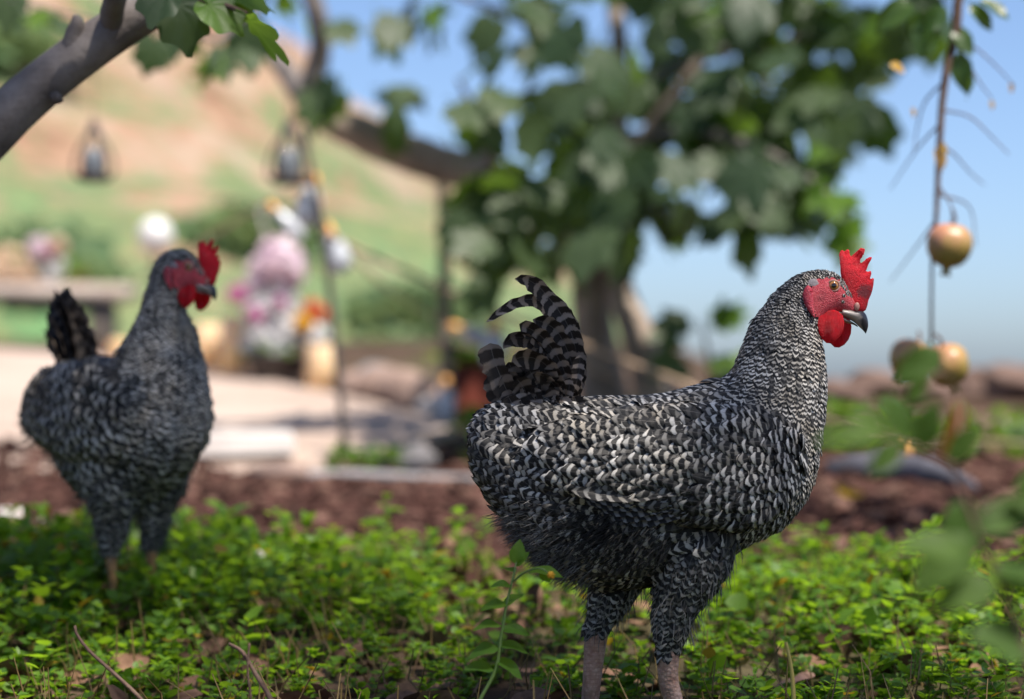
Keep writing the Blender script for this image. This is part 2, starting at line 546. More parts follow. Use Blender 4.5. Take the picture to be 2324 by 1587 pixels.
COMB = HZ([(1000, 420), (1000, 320), (985, 210), (1006, 158), (1030, 150), (1046, 165), (1057, 192), (1072, 150), (1092, 142), (1110, 155), (1116, 200), (1128, 232),
           (1185, 180), (1240, 128), (1258, 126), (1262, 142), (1222, 195), (1196, 240), (1240, 190), (1276, 134), (1294, 136), (1292, 165), (1255, 240), (1225, 300), (1206, 350),
           (1265, 310), (1325, 252), (1352, 236), (1380, 240), (1372, 268), (1340, 325), (1322, 372), (1298, 424), (1340, 412), (1370, 404), (1378, 440), (1362, 486), (1345, 515), (1392, 490),
           (1407, 500), (1402, 560), (1388, 640), (1372, 690), (1340, 760), (1326, 830), (1308, 880), (1268, 905), (1200, 890), (1140, 810), (1085, 710), (1045, 600), (1012, 500)])
WATTLE = HZ([(700, 985), (735, 935), (820, 890), (900, 880), (960, 900), (1008, 950), (1024, 1030), (1018, 1110), (985, 1190), (930, 1250), (868, 1285), (815, 1280), (765, 1235), (728, 1170), (704, 1080)])
WATTLE_FAR = [(x + 25, z + 9) for x, z in WATTLE]
LOBE = HZ([(506, 700), (535, 625), (572, 588), (605, 610), (628, 660), (636, 740), (636, 840), (650, 920), (662, 965), (650, 985), (610, 935), (570, 880), (530, 810)])
FACE = HZ([(620, 600), (680, 505), (760, 480), (860, 478), (960, 500), (1050, 560), (1130, 640), (1200, 740), (1290, 900), (1200, 960), (1060, 990), (900, 985), (760, 985), (680, 960), (640, 850)])

FORE = HZ([(900, 455), (1000, 420), (1075, 520), (1130, 640), (1160, 740), (1120, 760), (1060, 690), (1010, 600), (960, 520)])
LORE = HZ([(940, 745), (1040, 705), (1150, 750), (1175, 815), (1090, 815), (990, 790)])

def make_hen(name, st, thighs, shanks, wing, PX, ground_v, u0, warp=None, head_shift=(0, 0), head_scale=1.0, seed=1, tails=(), label="", loc=(0, 0, 0), rz=0.0, dens=1.0, fluff_c=None, fscale=1.0, palek=1.0, shade_gap=None, shank_mat=None):
    rng = np.random.default_rng(seed)
    root = empty(name, loc, rz)
    tag(root, label, "hen", "barred hens in the garden")
    def Lx(p):               # side-view units -> metres in the hen's own frame (x forwards, z up)
        p = np.asarray(p, float)
        return np.stack([(p[..., 0] - u0) * PX, (ground_v - p[..., 1]) * PX], -1)
    hc = np.array([1850.0, 660.0])
    def HP(pts):             # head pieces: shift and scale with the head
        p = (np.asarray(pts, float) - hc) * head_scale + hc + np.array(head_shift)
        return Lx(p)
    wf = (lambda P: P) if warp is None else warp
    def stt(rows):
        r = []
        for q in rows:
            D = Lx(q[0:2]); V = Lx(q[2:4])
            r.append([D[0], D[1], V[0], V[1], q[4] * PX, (q[5] if len(q) > 5 else 0.0) * PX])
        return r
    unw0 = (lambda P: P) if warp is None else warp.inv
    mb = MB()
    grids = []
    G = loft(mb, stt(st), 110, 44, 2.15, wf); grids.append(("body", G))
    Gl = unw0(G.reshape(-1, 3))
    for th in thighs:
        tb = [(*Lx(p[0:2]), p[2] * PX, p[3] * PX) for p in th]
        pts = wf(np.array([[x, y, z] for x, z, y, r in tb])); rad = [r for *_, r in tb]
        tube(mb, pts, rad, 20, 24)
        q = catmull(np.hstack([pts, np.array(rad)[:, None]]), 24)
        grids.append(("thigh", q))
    for sh in shanks:
        tb = [(*Lx(p[0:2]), p[2] * PX, p[3] * PX) for p in sh["leg"]]
        tube(mb, wf(np.array([[x, y, z] for x, z, y, r in tb])), [r for *_, r in tb], 12, 14)
        fx, fz, fy = *Lx(sh["foot"][0:2]), sh["foot"][2] * PX
        for ang, ln in ((0.0, 0.062), (0.55, 0.052), (-0.55, 0.052), (math.pi + 0.25, 0.03)):
            dx, dy = math.cos(ang), math.sin(ang)
            tube(mb, wf(np.array([[fx, fy, fz + 0.012], [fx + dx * ln * 0.4, fy + dy * ln * 0.4, fz + 0.011], [fx + dx * ln * 0.8, fy + dy * ln * 0.8, fz + 0.007], [fx + dx * ln, fy + dy * ln, fz + 0.004]])), [0.0085, 0.0072, 0.0058, 0.003], 8, 8)
    for wg in wing:
        Gw = loft(mb, stt(wg), 40, 24, 2.0, wf); grids.append(("wing", Gw))
    me = remeshed(mb, "body", 0.0032, 5)
    body = link(bpy.data.objects.new("body", me), root)
    me.materials.clear()
    for m in (M_DOWN, M_FACE, shank_mat or M_SHANK): me.materials.append(m)
    nf = len(me.polygons)
    cen = np.empty(nf * 3); me.polygons.foreach_get("center", cen); cen = cen.reshape(-1, 3)
    # flow grid: nearest loft point gives direction and region
    gp, gt, gk, gs = [], [], [], []
    for kind, G in grids:
        if kind == "thigh":
            pts = G[:, :3]; tan = np.gradient(pts, axis=0)
            th = np.arange(10) / 10 * 2 * math.pi
            for i in range(len(pts)):
                t, b, c = frame(tan[i])
                ring = pts[i] + G[i, 3] * (np.cos(th)[:, None] * b + np.sin(th)[:, None] * c)
                gp.append(ring); gt.append(np.tile(t, (10, 1))); gk.append(np.full(10, 2)); gs.append(np.full(10, i / len(pts)))
        else:
            tan = -np.gradient(G, axis=0)
            n = G.shape[0]
            s = np.repeat(np.arange(n) / (n - 1), G.shape[1])
            gp.append(G.reshape(-1, 3)); gt.append(tan.reshape(-1, 3)); gk.append(np.full(G.shape[0] * G.shape[1], 0 if kind == "body" else 1)); gs.append(s)
    gp, gt, gk, gs = np.concatenate(gp), np.concatenate(gt), np.concatenate(gk), np.concatenate(gs)
    gt /= np.linalg.norm(gt, axis=1)[:, None] + 1e-9
    kd = kdtree.KDTree(len(gp))
    for i, p in enumerate(gp): kd.insert(p, i)
    kd.balance()
    def near(P):
        return np.array([kd.find(p)[1] for p in P])
    # face skin and shanks get their own material
    unw = (lambda P: P) if warp is None else warp.inv
    facep = HP(FACE)
    cu = unw(cen)
    isface = inpoly(cu[:, [0, 2]], [tuple(p) for p in facep])
    shank_top = max(Lx(sh["leg"][0][0:2])[1] for sh in shanks)
    mi = np.zeros(nf, np.int32)
    mi[isface & (cu[:, 2] > Lx((0, 850))[1])] = 1
    shk = np.zeros(nf, bool)
    for sh in shanks:
        tb = np.array([(*Lx(p[0:2]), p[2] * PX, p[3] * PX) for p in sh["leg"]])
        q = wf(tb[:, [0, 2, 1]]); qq = catmull(q, 30)
        d = np.min(np.linalg.norm(cen[:, None, :] - qq[None], axis=2), axis=1)
        shk |= (d < tb[:, 3].max() * 1.25) & (cen[:, 2] < q[0, 2] - 0.004)
    shk |= cen[:, 2] < 0.03
    mi[shk] = 2
    me.polygons.foreach_set("material_index", mi)
    me.polygons.foreach_set("use_smooth", np.full(nf, True))
    # ---- plumage
    P, Nn = sample_mesh(me, int(90000 * dens), rng)
    ix = near(P)
    kind, s, T = gk[ix], gs[ix], gt[ix]
    Pu = unw(P)
    fm = inpoly(Pu[:, [0, 2]], [tuple(p) for p in HP([( (x - hc[0]) * 0.94 + hc[0], (z - hc[1]) * 0.94 + hc[1]) for x, z in FACE])])
    tuft = inpoly(Pu[:, [0, 2]], [tuple(p) for p in HP(FORE)])
    lore = inpoly(Pu[:, [0, 2]], [tuple(p) for p in HP(LORE)]) & (rng.random(len(P)) < 0.10)
    okm = ~(fm & (Pu[:, 2] > Lx((0, 850))[1])) | tuft | lore
    for sh in shanks:
        tb = np.array([(*Lx(p[0:2]), p[2] * PX, p[3] * PX) for p in sh["leg"]])
        q = wf(tb[:, [0, 2, 1]]); qq = catmull(q, 30)
        d = np.min(np.linalg.norm(P[:, None, :] - qq[None], axis=2), axis=1)
        okm &= ~((d < tb[:, 3].max() * 1.3) & (P[:, 2] < q[0, 2] - 0.003))
    okm &= P[:, 2] > 0.045
    if shade_gap is not None:  # feathers left out so dark down stands in for the shade under the wing
        bc = Lx(shade_gap[:2])
        dq = np.hypot((Pu[:, 0] - bc[0]) / (shade_gap[2] * PX), (Pu[:, 2] - bc[1] + 0.12 * (Pu[:, 0] - bc[0])) / (shade_gap[3] * PX))
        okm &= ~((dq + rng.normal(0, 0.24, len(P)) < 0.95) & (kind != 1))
    # blend parameter along body -> sizes
    t = np.clip((s - 0.50) / 0.16, 0, 1); hd = np.clip((s - 0.76) / 0.12, 0, 1)
    cls = np.where(kind == 2, 8, np.where(kind == 1, 9, np.where(hd > 0.9, 5, np.where(hd > 0.35, 4, np.where(t > 0.75, 3, np.where(t > 0.3, 2, np.where(s < 0.1, 1, 0)))))))
    #        body    rump   shoulder neck   upper   head            thigh  wing
    RR = {0: .0074, 1: .0078, 2: .0050, 3: .0037, 4: .0029, 5: .0024, 8: .0056, 9: .0078}
    LL = {0: .030, 1: .031, 2: .025, 3: .019, 4: .0135, 5: .0080, 8: .020, 9: .031}
    WW = {0: .0096, 1: .0108, 2: .0062, 3: .0041, 4: .0027, 5: .0020, 8: .0070, 9: .0102}
    r = np.vectorize(RR.get)(cls) * fscale
    idx = np.nonzero(okm)[0]
    keep = idx[poisson(P[idx], r[idx], cls[idx])]
    P, Nn, T, cls, s, kind = P[keep], Nn[keep], T[keep], cls[keep], s[keep], kind[keep]
    n = len(P)
    T = T + rng.normal(0, 0.10, (n, 3))
    T -= Nn * np.sum(T * Nn, 1)[:, None]
    T /= np.linalg.norm(T, axis=1)[:, None] + 1e-9
    L = fscale * np.vectorize(LL.get)(cls) * rng.uniform(0.8, 1.2, n)
    Wd = fscale * np.vectorize(WW.get)(cls) * rng.uniform(0.8, 1.2, n)
    per = np.select([cls == 5, cls == 4, cls == 3, cls == 2], [0.0034, 0.0048, 0.0062, 0.0082], 0.0114) * rng.uniform(0.82, 1.2, n)
    per = np.where(cls == 8, per * 0.78, per)
    nb = L / (per * fscale) / 40.0
    # tip phase: a dark tip, then a pale bar
    phase = (0.72 - (nb * 40.0 * 1.02)) % 1.0 + rng.normal(0, 0.13, n)
    patch = np.sin(P @ rng.normal(0, 32, (3, 5)) + rng.uniform(0, 6, 5)).mean(1)
    palev = np.clip(np.select([cls == 5, cls == 4, cls == 3, cls == 2, cls == 8], [0.95, 1.05, 1.0, 0.82, 0.45], 0.60) * rng.uniform(0.25, 1.6, n) + 0.40 * patch, 0.05, 1.15) * palek
    palev = np.where(rng.random(n) < 0.08, palev * 0.25, palev)
    colr = np.stack([phase, nb, palev, np.full(n, 0.62)], 1)
    pm = MB()
    lift = rng.uniform(0.08, 0.21, n)
    lift = np.where(rng.random(n) < 0.025, lift + 0.15, lift)
    feathers(pm, P - T * (L * 0.25)[:, None], T, Nn, L, Wd, lift * 0.75, colr, rootw=0.5)
    pl = pm.build("plumage", M_FEATHER, root); pl["kind"] = "stuff"
    # ---- downy fluff under the rump and on the thighs
    fm_ = MB()
    P2, N2 = sample_mesh(me, 60000, rng)
    ix = near(P2); T2 = gt[ix]
    P2u = unw(P2)
    fcx, fcz = Lx(fluff_c[:2]); fr = fluff_c[2] * PX
    dd = np.hypot(P2u[:, 0] - fcx, (P2u[:, 2] - fcz) * 1.0)
    sel = (rng.random(len(P2)) < np.clip(1.4 - dd / fr, 0, 1)) & (P2[:, 2] > 0.05)
    edge = (gk[ix] == 2) & (rng.random(len(P2)) < 0.10) & (P2[:, 2] > 0.10)
    sel |= edge
    rk = rng.random(len(P2))
    if shade_gap is not None:  # near-black strands fill that gap, imitating under-wing shade
        dq2 = np.hypot((P2u[:, 0] - bc[0]) / (shade_gap[2] * PX), (P2u[:, 2] - bc[1] + 0.12 * (P2u[:, 0] - bc[0])) / (shade_gap[3] * PX))
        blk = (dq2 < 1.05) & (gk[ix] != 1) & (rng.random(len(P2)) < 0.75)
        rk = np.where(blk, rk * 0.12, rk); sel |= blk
    rk, P2, N2, T2 = rk[sel][:12000], P2[sel][:12000], N2[sel][:12000], T2[sel][:12000]
    m = len(P2)
    D = T2 * 0.9 + N2 * rng.uniform(0.1, 0.8, m)[:, None] + rng.normal(0, 0.22, (m, 3)) + np.array([0, 0, -0.35])
    D /= np.linalg.norm(D, axis=1)[:, None]
    Lf = rng.uniform(0.012, 0.028, m)
    S = np.cross(D, rng.normal(0, 1, (m, 3))); S /= np.linalg.norm(S, axis=1)[:, None] + 1e-9
    wv = 0.00038
    mid = P2 + D * (Lf * 0.55)[:, None] + rng.normal(0, 0.0015, (m, 3))
    tip = P2 + D * Lf[:, None] + np.array([0, 0, -0.004])
    VV = np.stack([P2 - S * wv, P2 + S * wv, mid + S * wv, mid - S * wv, tip], 1).reshape(-1, 3)
    b = (np.arange(m) * 5)[:, None]
    fm_.add(VV, [b + np.array([0, 1, 2, 3]), b + np.array([3, 2, 4])], None, np.repeat(np.stack([rk] * 4, 1), 5, 0))
    fl = fm_.build("fluff", M_FLUFF, root); fl["kind"] = "stuff"
    # ---- head pieces
    bv = bvhtree.BVHTree.FromPolygons([v.co[:] for v in me.vertices], [p.vertices[:] for p in me.polygons])
    hw = 0.0165 * head_scale
    def at_side(q, sgn, off=0.0):
        """point of the head's skin seen from the side at side-view position q"""
        x, z = HP([q])[0]
        p = wf(np.array([[x, sgn * 0.25, z]]))[0]; p1 = wf(np.array([[x, 0.0, z]]))[0]
        d = Vector(p1 - p); 
        h = bv.ray_cast(Vector(p), d.normalized())
        if h[0] is None: return Vector(p1), -d.normalized()
        return h[0] - d.normalized() * off, -d.normalized()
    def piece(nm, outline, thick, mat, fn=None, bulge=1.0, parent=root, res=None):
        def f2(V):
            if fn is not None: V = fn(V)
            return wf(V)
        o = plate([tuple(p) for p in HP(outline)], thick, bulge, f2, res).build(nm, mat, parent)
        fixnormals(o)
        return o
    def comb_fn(V):
        V = V.copy(); z0 = HP([(1900, 640)])[0][1]
        V[:, 1] += 0.0025 * np.sin((V[:, 0] + V[:, 2]) * 130) * np.clip((V[:, 2] - z0) / 0.03, 0, 1)
        V[:, 1] *= 1.0
        return V
    o = piece("comb", COMB, 0.0034, M_COMB, comb_fn, 0.8, res=0.0028)
    md = o.modifiers.new("r", 'REMESH'); md.mode = 'VOXEL'; md.voxel_size = 0.0007
    sm = o.modifiers.new("s", 'SMOOTH'); sm.factor = 0.5; sm.iterations = 3
    cm = bpy.data.meshes.new_from_object(o.evaluated_get(bpy.context.evaluated_depsgraph_get()))
    o.modifiers.clear(); o.data = cm; cm.polygons.foreach_set("use_smooth", np.full(len(cm.polygons), True))
    cm.materials.clear(); cm.materials.append(M_COMB)
    for sgn, out in ((-1, WATTLE), (1, WATTLE_FAR)):
        def wfn(V, sgn=sgn):
            V = V.copy(); top = HP([(1880, 712)])[0][1]; bot = HP([(1880, 782)])[0][1]
            q = np.clip((top - V[:, 2]) / (top - bot), 0, 1)
            V[:, 1] = V[:, 1] + sgn * (0.0125 - 0.004 * q + 0.004 * np.sin(q * 2.4)) + 0.0012 * np.sin(V[:, 0] * 420)
            return V
        piece("wattle", out, 0.0032, M_WATTLE, wfn, 1.6)
    lobe_y = {}
    for sgn in (-1, 1):
        hx, hz = HP(HZ([(580, 760)]))[0]
        lobe_y[sgn] = sgn * (np.abs(Gl[np.argmin(np.hypot(Gl[:, 0] - hx, Gl[:, 2] - hz) - 0.3 * np.abs(Gl[:, 1])), 1]) + 0.0035)
        def lfn(V, sgn=sgn):
            V = V.copy()
            V[:, 1] = V[:, 1] + lobe_y[sgn]
            return V
        piece("ear_lobe", LOBE, 0.0048, M_LOBE, lfn, 1.2)
        p, nn = at_side(HZ([(640, 580)])[0], sgn, -0.001)
        tb = MB(); ellipsoid(tb, (0, 0, 0), (0.0062, 0.0016, 0.0066), 18, 10, None, 0.35)
        o = tb.build("ear_tuft", M_EARTUFT, root); o.location = p; o.rotation_euler = (0, 0, math.atan2(-nn.x, nn.y) if sgn > 0 else math.atan2(nn.x, -nn.y))
        p, nn = at_side(HZ([(895, 590)])[0], sgn, -0.0022)
        eb = MB(); ellipsoid(eb, (0, 0, 0), (0.0062, 0.0052, 0.0062), 24, 16)
        o = eb.build("eye", M_EYE, root); o.location = p
        o.rotation_euler = (0, 0, math.atan2(-nn.x, nn.y) if sgn > 0 else math.atan2(nn.x, -nn.y))
        lb = MB()
        th = np.linspace(0, 2 * math.pi, 25)[:-1]
        ring = np.stack([np.cos(th) * 0.0063, np.full(24, sgn * 0.0024), np.sin(th) * 0.0056], 1)
        ring[:, 1] -= sgn * 0.0016 * (np.cos(th) ** 2)
        for i in range(24):
            pass
        tube(lb, np.vstack([ring, ring[:1], ring[1:2]]), np.full(26, 0.00125), 6)
        e2 = lb.build("eyelid", M_LID, o)
    # beak: upper and lower mandible as lofts
    up = HZ([(1020, 862), (1100, 872), (1190, 888), (1262, 890), (1308, 930), (1332, 1000), (1337, 1070), (1322, 1130)])
    lo = HZ([(1000, 950), (1050, 968), (1110, 995), (1170, 1030), (1225, 1080), (1268, 1120), (1295, 1150), (1306, 1166)])
    wid = [24, 24, 22, 19, 15, 10, 6, 2]
    def beak(nm, up, lo, wid):
        U, Lo = HP(up), HP(lo)
        rows = [[U[i][0], U[i][1], Lo[i][0], Lo[i][1], wid[i] * PX * head_scale, 0.0] for i in range(len(up))]
        b = MB(); Gb = loft(b, rows, 30, 20, 2.0, wf)
        n_, m_ = Gb.shape[:2]
        cc = np.zeros((n_ * m_ + 2, 4))
        cc[:n_ * m_, 0] = np.tile(np.abs(np.arange(m_) / m_ * 2 - 1), n_); cc[:n_ * m_, 0] = 1 - cc[:n_ * m_, 0]
        cc[:n_ * m_, 1] = np.repeat(np.arange(n_) / (n_ - 1), m_); cc[-1, 1] = 1
        b.col = [cc]
        return fixnormals(b.build(nm, M_BEAK, root))
    # r runs 0 at the ridge to 1 at the cutting edge
    beak("beak", up, lo, wid)
    beak("lower_beak", HZ([(1010, 955), (1070, 985), (1130, 1015), (1180, 1045), (1215, 1075)]), HZ([(1010, 1010), (1070, 1035), (1120, 1048), (1165, 1060), (1205, 1082)]), [19, 17, 13, 9, 3])
    for sgn in (-1, 1):
        x, z = HP(HZ([(1190, 838)]))[0]
        p = wf(np.array([[x, sgn * 0.0066 * head_scale, z]]))[0]
        nb_ = MB(); ellipsoid(nb_, p, (0.0030, 0.0020, 0.0046), 12, 8, None, 0.1)
        nb_.build("nostril_flap", M_EARTUFT if False else M_LID, root)
    # ---- tail and wing feathers, each one its own piece
    for tf in tails:
        pts = np.array([(*Lx(p[:2]),) for p in tf["p"]])
        y0, y1 = tf.get("y", (0.0, 0.0))
        yy = np.linspace(y0 * PX, y1 * PX, len(pts))
        q = catmull(np.stack([pts[:, 0], yy, pts[:, 1]], 1), 26)
        tan = np.gradient(q, axis=0); tan /= np.linalg.norm(tan, axis=1)[:, None]
        roll = math.radians(tf.get("roll", 20))
        side = np.array([0, 1.0, 0])
        inpl = np.cross(tan, side); inpl /= np.linalg.norm(inpl, axis=1)[:, None]
        B = inpl * math.cos(roll) + side * math.sin(roll)
        Nn_ = np.cross(B, tan)
        t = np.linspace(0, 1, 26)
        tp = tf.get("tip", 0.5)
        w0 = tf["w"] / 2 * PX
        prof = (0.45 + 0.55 * np.sin(np.clip(t / 0.5, 0, 1) * math.pi / 2)) * np.where(t > tp, np.sqrt(np.clip(1 - ((t - tp) / (1 - tp)) ** tf.get("tpow", 2.2), 0, 1)), 1.0)
        prof = np.maximum(prof, 0.02)
        cols = np.array([-1, -0.5, 0, 0.5, 1.0])
        ser = 1 + 0.10 * rng.normal(0, 1, (26, 5)) * np.abs(cols)
        V = q[:, None, :] + B[:, None, :] * (cols[None] * ser * prof[:, None] * w0)[..., None] - Nn_[:, None, :] * (np.abs(cols)[None] ** 1.5 * prof[:, None] * w0 * 0.35)[..., None]
        V = wf(V.reshape(-1, 3))
        LT = np.sum(np.linalg.norm(np.diff(q, axis=0), axis=1))
        uv = np.stack(np.broadcast_arrays((cols[None] + 1) / 2, t[:, None]), -1).reshape(-1, 2)
        F = []
        for i in range(25):
            for j in range(4):
                a = i * 5 + j; F.append([a, a + 1, a + 6, a + 5])
        nbv = LT / (1.15 * tf.get("per", 0.0125)) / 40
        m = MB(); m.add(V, [np.array(F)], uv, np.array([rng.random(), nbv, tf.get("pale", 0.75), 0.11]))
        m.build(tf.get("name", "tail_feather"), tf.get("mat", M_TAIL), root)
    return root

def TZ(pts):      # close-up coordinates of the near hen's tail
    return [((1100 + x / 3.967) * 0.9296, (650 + y / 3.967) * 0.9296) for x, y in pts]

HEN1 = [(1078, 985, 1076, 1020, 16), (1098, 942, 1084, 1080, 66), (1140, 916, 1118, 1142, 106), (1208, 908, 1178, 1212, 136), (1285, 906, 1245, 1280, 154), (1370, 906, 1335, 1318, 166),
        (1450, 903, 1430, 1330, 172), (1530, 892, 1528, 1312, 172), (1590, 876, 1622, 1274, 168), (1634, 861, 1702, 1232, 158), (1660, 845, 1770, 1194, 144), (1673, 824, 1820, 1143, 128),
        (1682, 801, 1848, 1078, 111), (1691, 775, 1860, 1008, 97), (1703, 747, 1870, 930, 85), (1717, 719, 1874, 865, 75), (1736, 693, 1868, 806, 65), (1761, 662, 1860, 762, 56),
        (1790, 636, 1861, 738, 48), (1821, 620, 1876, 722, 42), (1852, 613, 1893, 713, 38), (1884, 615, 1908, 708, 33), (1906, 629, 1921, 712, 28), (1922, 652, 1931, 716, 21), (1936, 676, 1939, 718, 14), (1948, 698, 1946, 718, 6)]
# ------------------------------------------------------------------ materials of the place
def mat_leaf(name, a, b, trans, tfac=0.4, rough=0.42, spec=0.5, scale=30, vein=True):
    k = N(name)
    r, g, bb, al = k.attr()
    rnd = k.objrand()
    f = k.math('FRACT', k.math('ADD', r, rnd))
    c = k.mix(f, a, b)
    n = k.noise(scale, 3)
    c = k.mix(k.math('MULTIPLY', n, 0.5), c, tuple(x * 0.55 for x in a))
    c = k.mix(k.math('GREATER_THAN', g, 0.94), c, (0.22, 0.16, 0.02))
    t = k.mix(f, trans, tuple(x * 0.7 for x in trans))
    t = k.mix(k.math('GREATER_THAN', g, 0.94), t, (0.45, 0.30, 0.02))
    sh = k.bsdf(c, rough, k.bump(k.noise(scale * 6, 3), 0.25, 0.002), spec)
    return k.done(k.translucent(sh, t, tfac))
def mat_bark(name, a, b, c, sc=18):
    k = N(name)
    f = k.noise(sc, 6, 0.65)
    g = k.noise(sc * 4, 4, 0.6)
    col = k.ramp(f, [(0.3, a), (0.5, b), (0.72, c)])
    col = k.mix(k.math('MULTIPLY', k.ramp(g, [(0.45, 0.0), (0.6, 1.0)]), 0.35), col, a)
    return k.done(k.bsdf(col, 0.8, k.bump(g, 0.5, 0.004), 0.25))
def mat_plain(name, a, b, sc=20, rough=0.6, spec=0.4, bump=0.2, **kw):
    k = N(name)
    f = k.noise(sc, 5, 0.6)
    return k.done(k.bsdf(k.mix(k.ramp(f, [(0.3, 0.0), (0.7, 1.0)]), a, b), rough, k.bump(f, bump, 0.004), spec, **kw))

M_WEED = mat_leaf("ground_cover_leaf", (0.050, 0.135, 0.018), (0.150, 0.28, 0.022), (0.36, 0.60, 0.025), 0.5, 0.5, 0.4, 60)
M_STEM = mat_plain("weed_stem", (0.10, 0.05, 0.02), (0.16, 0.13, 0.04), 60)
M_FIG = mat_leaf("fig_leaf", (0.036, 0.066, 0.034), (0.070, 0.105, 0.045), (0.20, 0.36, 0.03), 0.34, 0.50, 0.35, 14)
M_FIGB = mat_leaf("fig_leaf_young", (0.08, 0.17, 0.025), (0.12, 0.22, 0.03), (0.36, 0.58, 0.05), 0.5, 0.45, 0.4, 14)
M_POM = mat_leaf("pomegranate_leaf", (0.035, 0.085, 0.02), (0.07, 0.13, 0.025), (0.25, 0.40, 0.04), 0.4, 0.35, 0.5, 40)
M_SHRUB = mat_leaf("hill_shrub_leaf", (0.15, 0.26, 0.13), (0.24, 0.32, 0.15), (0.4, 0.5, 0.2), 0.35, 0.6, 0.3, 5)
M_SAP = mat_leaf("sapling_leaf", (0.045, 0.095, 0.018), (0.075, 0.135, 0.022), (0.20, 0.32, 0.02), 0.38, 0.6, 0.2, 25)
M_FIGBARK = mat_bark("fig_bark", (0.075, 0.062, 0.055), (0.17, 0.15, 0.14), (0.28, 0.25, 0.23))
M_FIGBARK2 = mat_bark("fig_bark_pale", (0.14, 0.105, 0.08), (0.32, 0.255, 0.205), (0.46, 0.38, 0.31), 9)
M_TWIG = mat_bark("twig_bark", (0.05, 0.028, 0.02), (0.12, 0.075, 0.055), (0.2, 0.14, 0.1), 60)
M_SOIL = mat_plain("soil", (0.030, 0.019, 0.013), (0.10, 0.065, 0.045), 9, 0.95, 0.1, 0.8)

def mat_ground():
    k = N("ground_soil")
    f = k.noise(7, 7, 0.65); g = k.noise(60, 5, 0.6); far = k.noise(0.25, 5, 0.6)
    c = k.ramp(f, [(0.3, (0.030, 0.019, 0.013)), (0.52, (0.075, 0.048, 0.034)), (0.75, (0.14, 0.10, 0.07))])
    c = k.mix(k.ramp(far, [(0.5, 0.0), (0.62, 0.55)]), c, (0.10, 0.12, 0.05))
    return k.done(k.bsdf(c, 0.95, k.bump(g, 0.8, 0.01), 0.1))
def mat_hill():
    k = N("dry_hillside")
    big = k.noise(0.62, 6, 0.65, dist=0.8); mid = k.noise(1.1, 6, 0.68, dist=0.8); fine = k.noise(9, 5, 0.6)
    c = k.ramp(mid, [(0.32, (0.14, 0.085, 0.055)), (0.46, (0.30, 0.19, 0.125)), (0.66, (0.35, 0.27, 0.21))])
    gr = k.ramp(fine, [(0.35, (0.07, 0.14, 0.068)), (0.65, (0.18, 0.225, 0.095))])
    sz = k.n("SeparateXYZ"); k.l(k.coord(), sz.inputs[0])
    low = k.math('MULTIPLY', k.math('SUBTRACT', 2.6, sz.outputs[2]), 0.055)
    c = k.mix(k.ramp(k.math('ADD', big, low), [(0.46, 0.0), (0.54, 0.9)]), c, gr)
    c = k.mix(k.ramp(k.noise(2.6, 3), [(0.60, 0.0), (0.68, 0.7)]), c, (0.10, 0.24, 0.10))
    return k.done(k.bsdf(c, 0.95, k.bump(fine, 0.8, 0.08), 0.1))
def mat_paving():
    k = N("pale_paving")
    f = k.noise(2.5, 6, 0.6); g = k.noise(40, 5, 0.6)
    c = k.ramp(f, [(0.3, (0.33, 0.245, 0.20)), (0.5, (0.43, 0.345, 0.29)), (0.7, (0.48, 0.41, 0.355))])
    c = k.mix(k.math('MULTIPLY', g, 0.3), c, (0.30, 0.22, 0.17))
    return k.done(k.bsdf(c, 0.85, k.bump(g, 0.4, 0.004), 0.2))
def mat_chip():
    k = N("bark_chip")
    r, g, b, a = k.attr()
    c = k.ramp(r, [(0.0, (0.020, 0.010, 0.008)), (0.4, (0.052, 0.023, 0.018)), (0.75, (0.095, 0.045, 0.035)), (0.97, (0.20, 0.12, 0.09))])
    return k.done(k.bsdf(k.mix(k.math('MULTIPLY', k.noise(80, 4), 0.5), c, (0.04, 0.02, 0.015)), 0.9, k.bump(k.noise(150, 4), 0.5, 0.003), 0.15))
M_GROUND, M_HILL, M_PAVING, M_CHIP = mat_ground(), mat_hill(), mat_paving(), mat_chip()

# ------------------------------------------------------------------ terrain
def sstep(a, b, x):
    t = np.clip((x - a) / (b - a), 0, 1); return t * t * (3 - 2 * t)
def vnoise(x, y, seed=0):
    q = np.random.default_rng(seed)
    out = np.zeros_like(x)
    for f, a in ((1.0, 0.5), (2.3, 0.27), (5.1, 0.15), (11.0, 0.08)):
        for _ in range(3):
            th = q.uniform(0, 6.28); ph = q.uniform(0, 6.28)
            out += a / 3 * np.sin((x * math.cos(th) + y * math.sin(th)) * f * q.uniform(0.8, 1.2) + ph) * 1.6
    return out
def gz(x, y):
    """height of the garden ground"""
    x = np.asarray(x, float); y = np.asarray(y, float)
    z = np.interp(y, [0, 2.7, 3.25, 3.8, 5.9, 6.3, 7.0, 7.8, 8.5, 9.5, 10.3, 11.2, 12, 16, 40], [0, 0, 0.05, 0.072, 0.12, 0.145, 0.212, 0.258, 0.295, 0.385, 0.45, 0.52, 0.55, 0.6, 0.6])
    z = z + 0.006 * vnoise(x * 3, y * 3, 3)
    # on the right the bed ends at a low bank and the land falls away behind it
    right = sstep(0.2, 1.4, x - (y - 8) * 0.1)
    bank = np.interp(y, [0, 6.4, 7.4, 8.3, 8.9, 10, 16, 60], [0, 0, -0.05, 0.03, 0.02, -0.55, -2.8, -4.3])
    z = z + right * bank
    return z
def gz1(x, y): return float(gz(np.array([x]), np.array([y]))[0])
def G(u, d, dz=0.0):
    x = (u - U0) / F_PX * d
    return Vector((x, d, gz1(x, d) + dz))

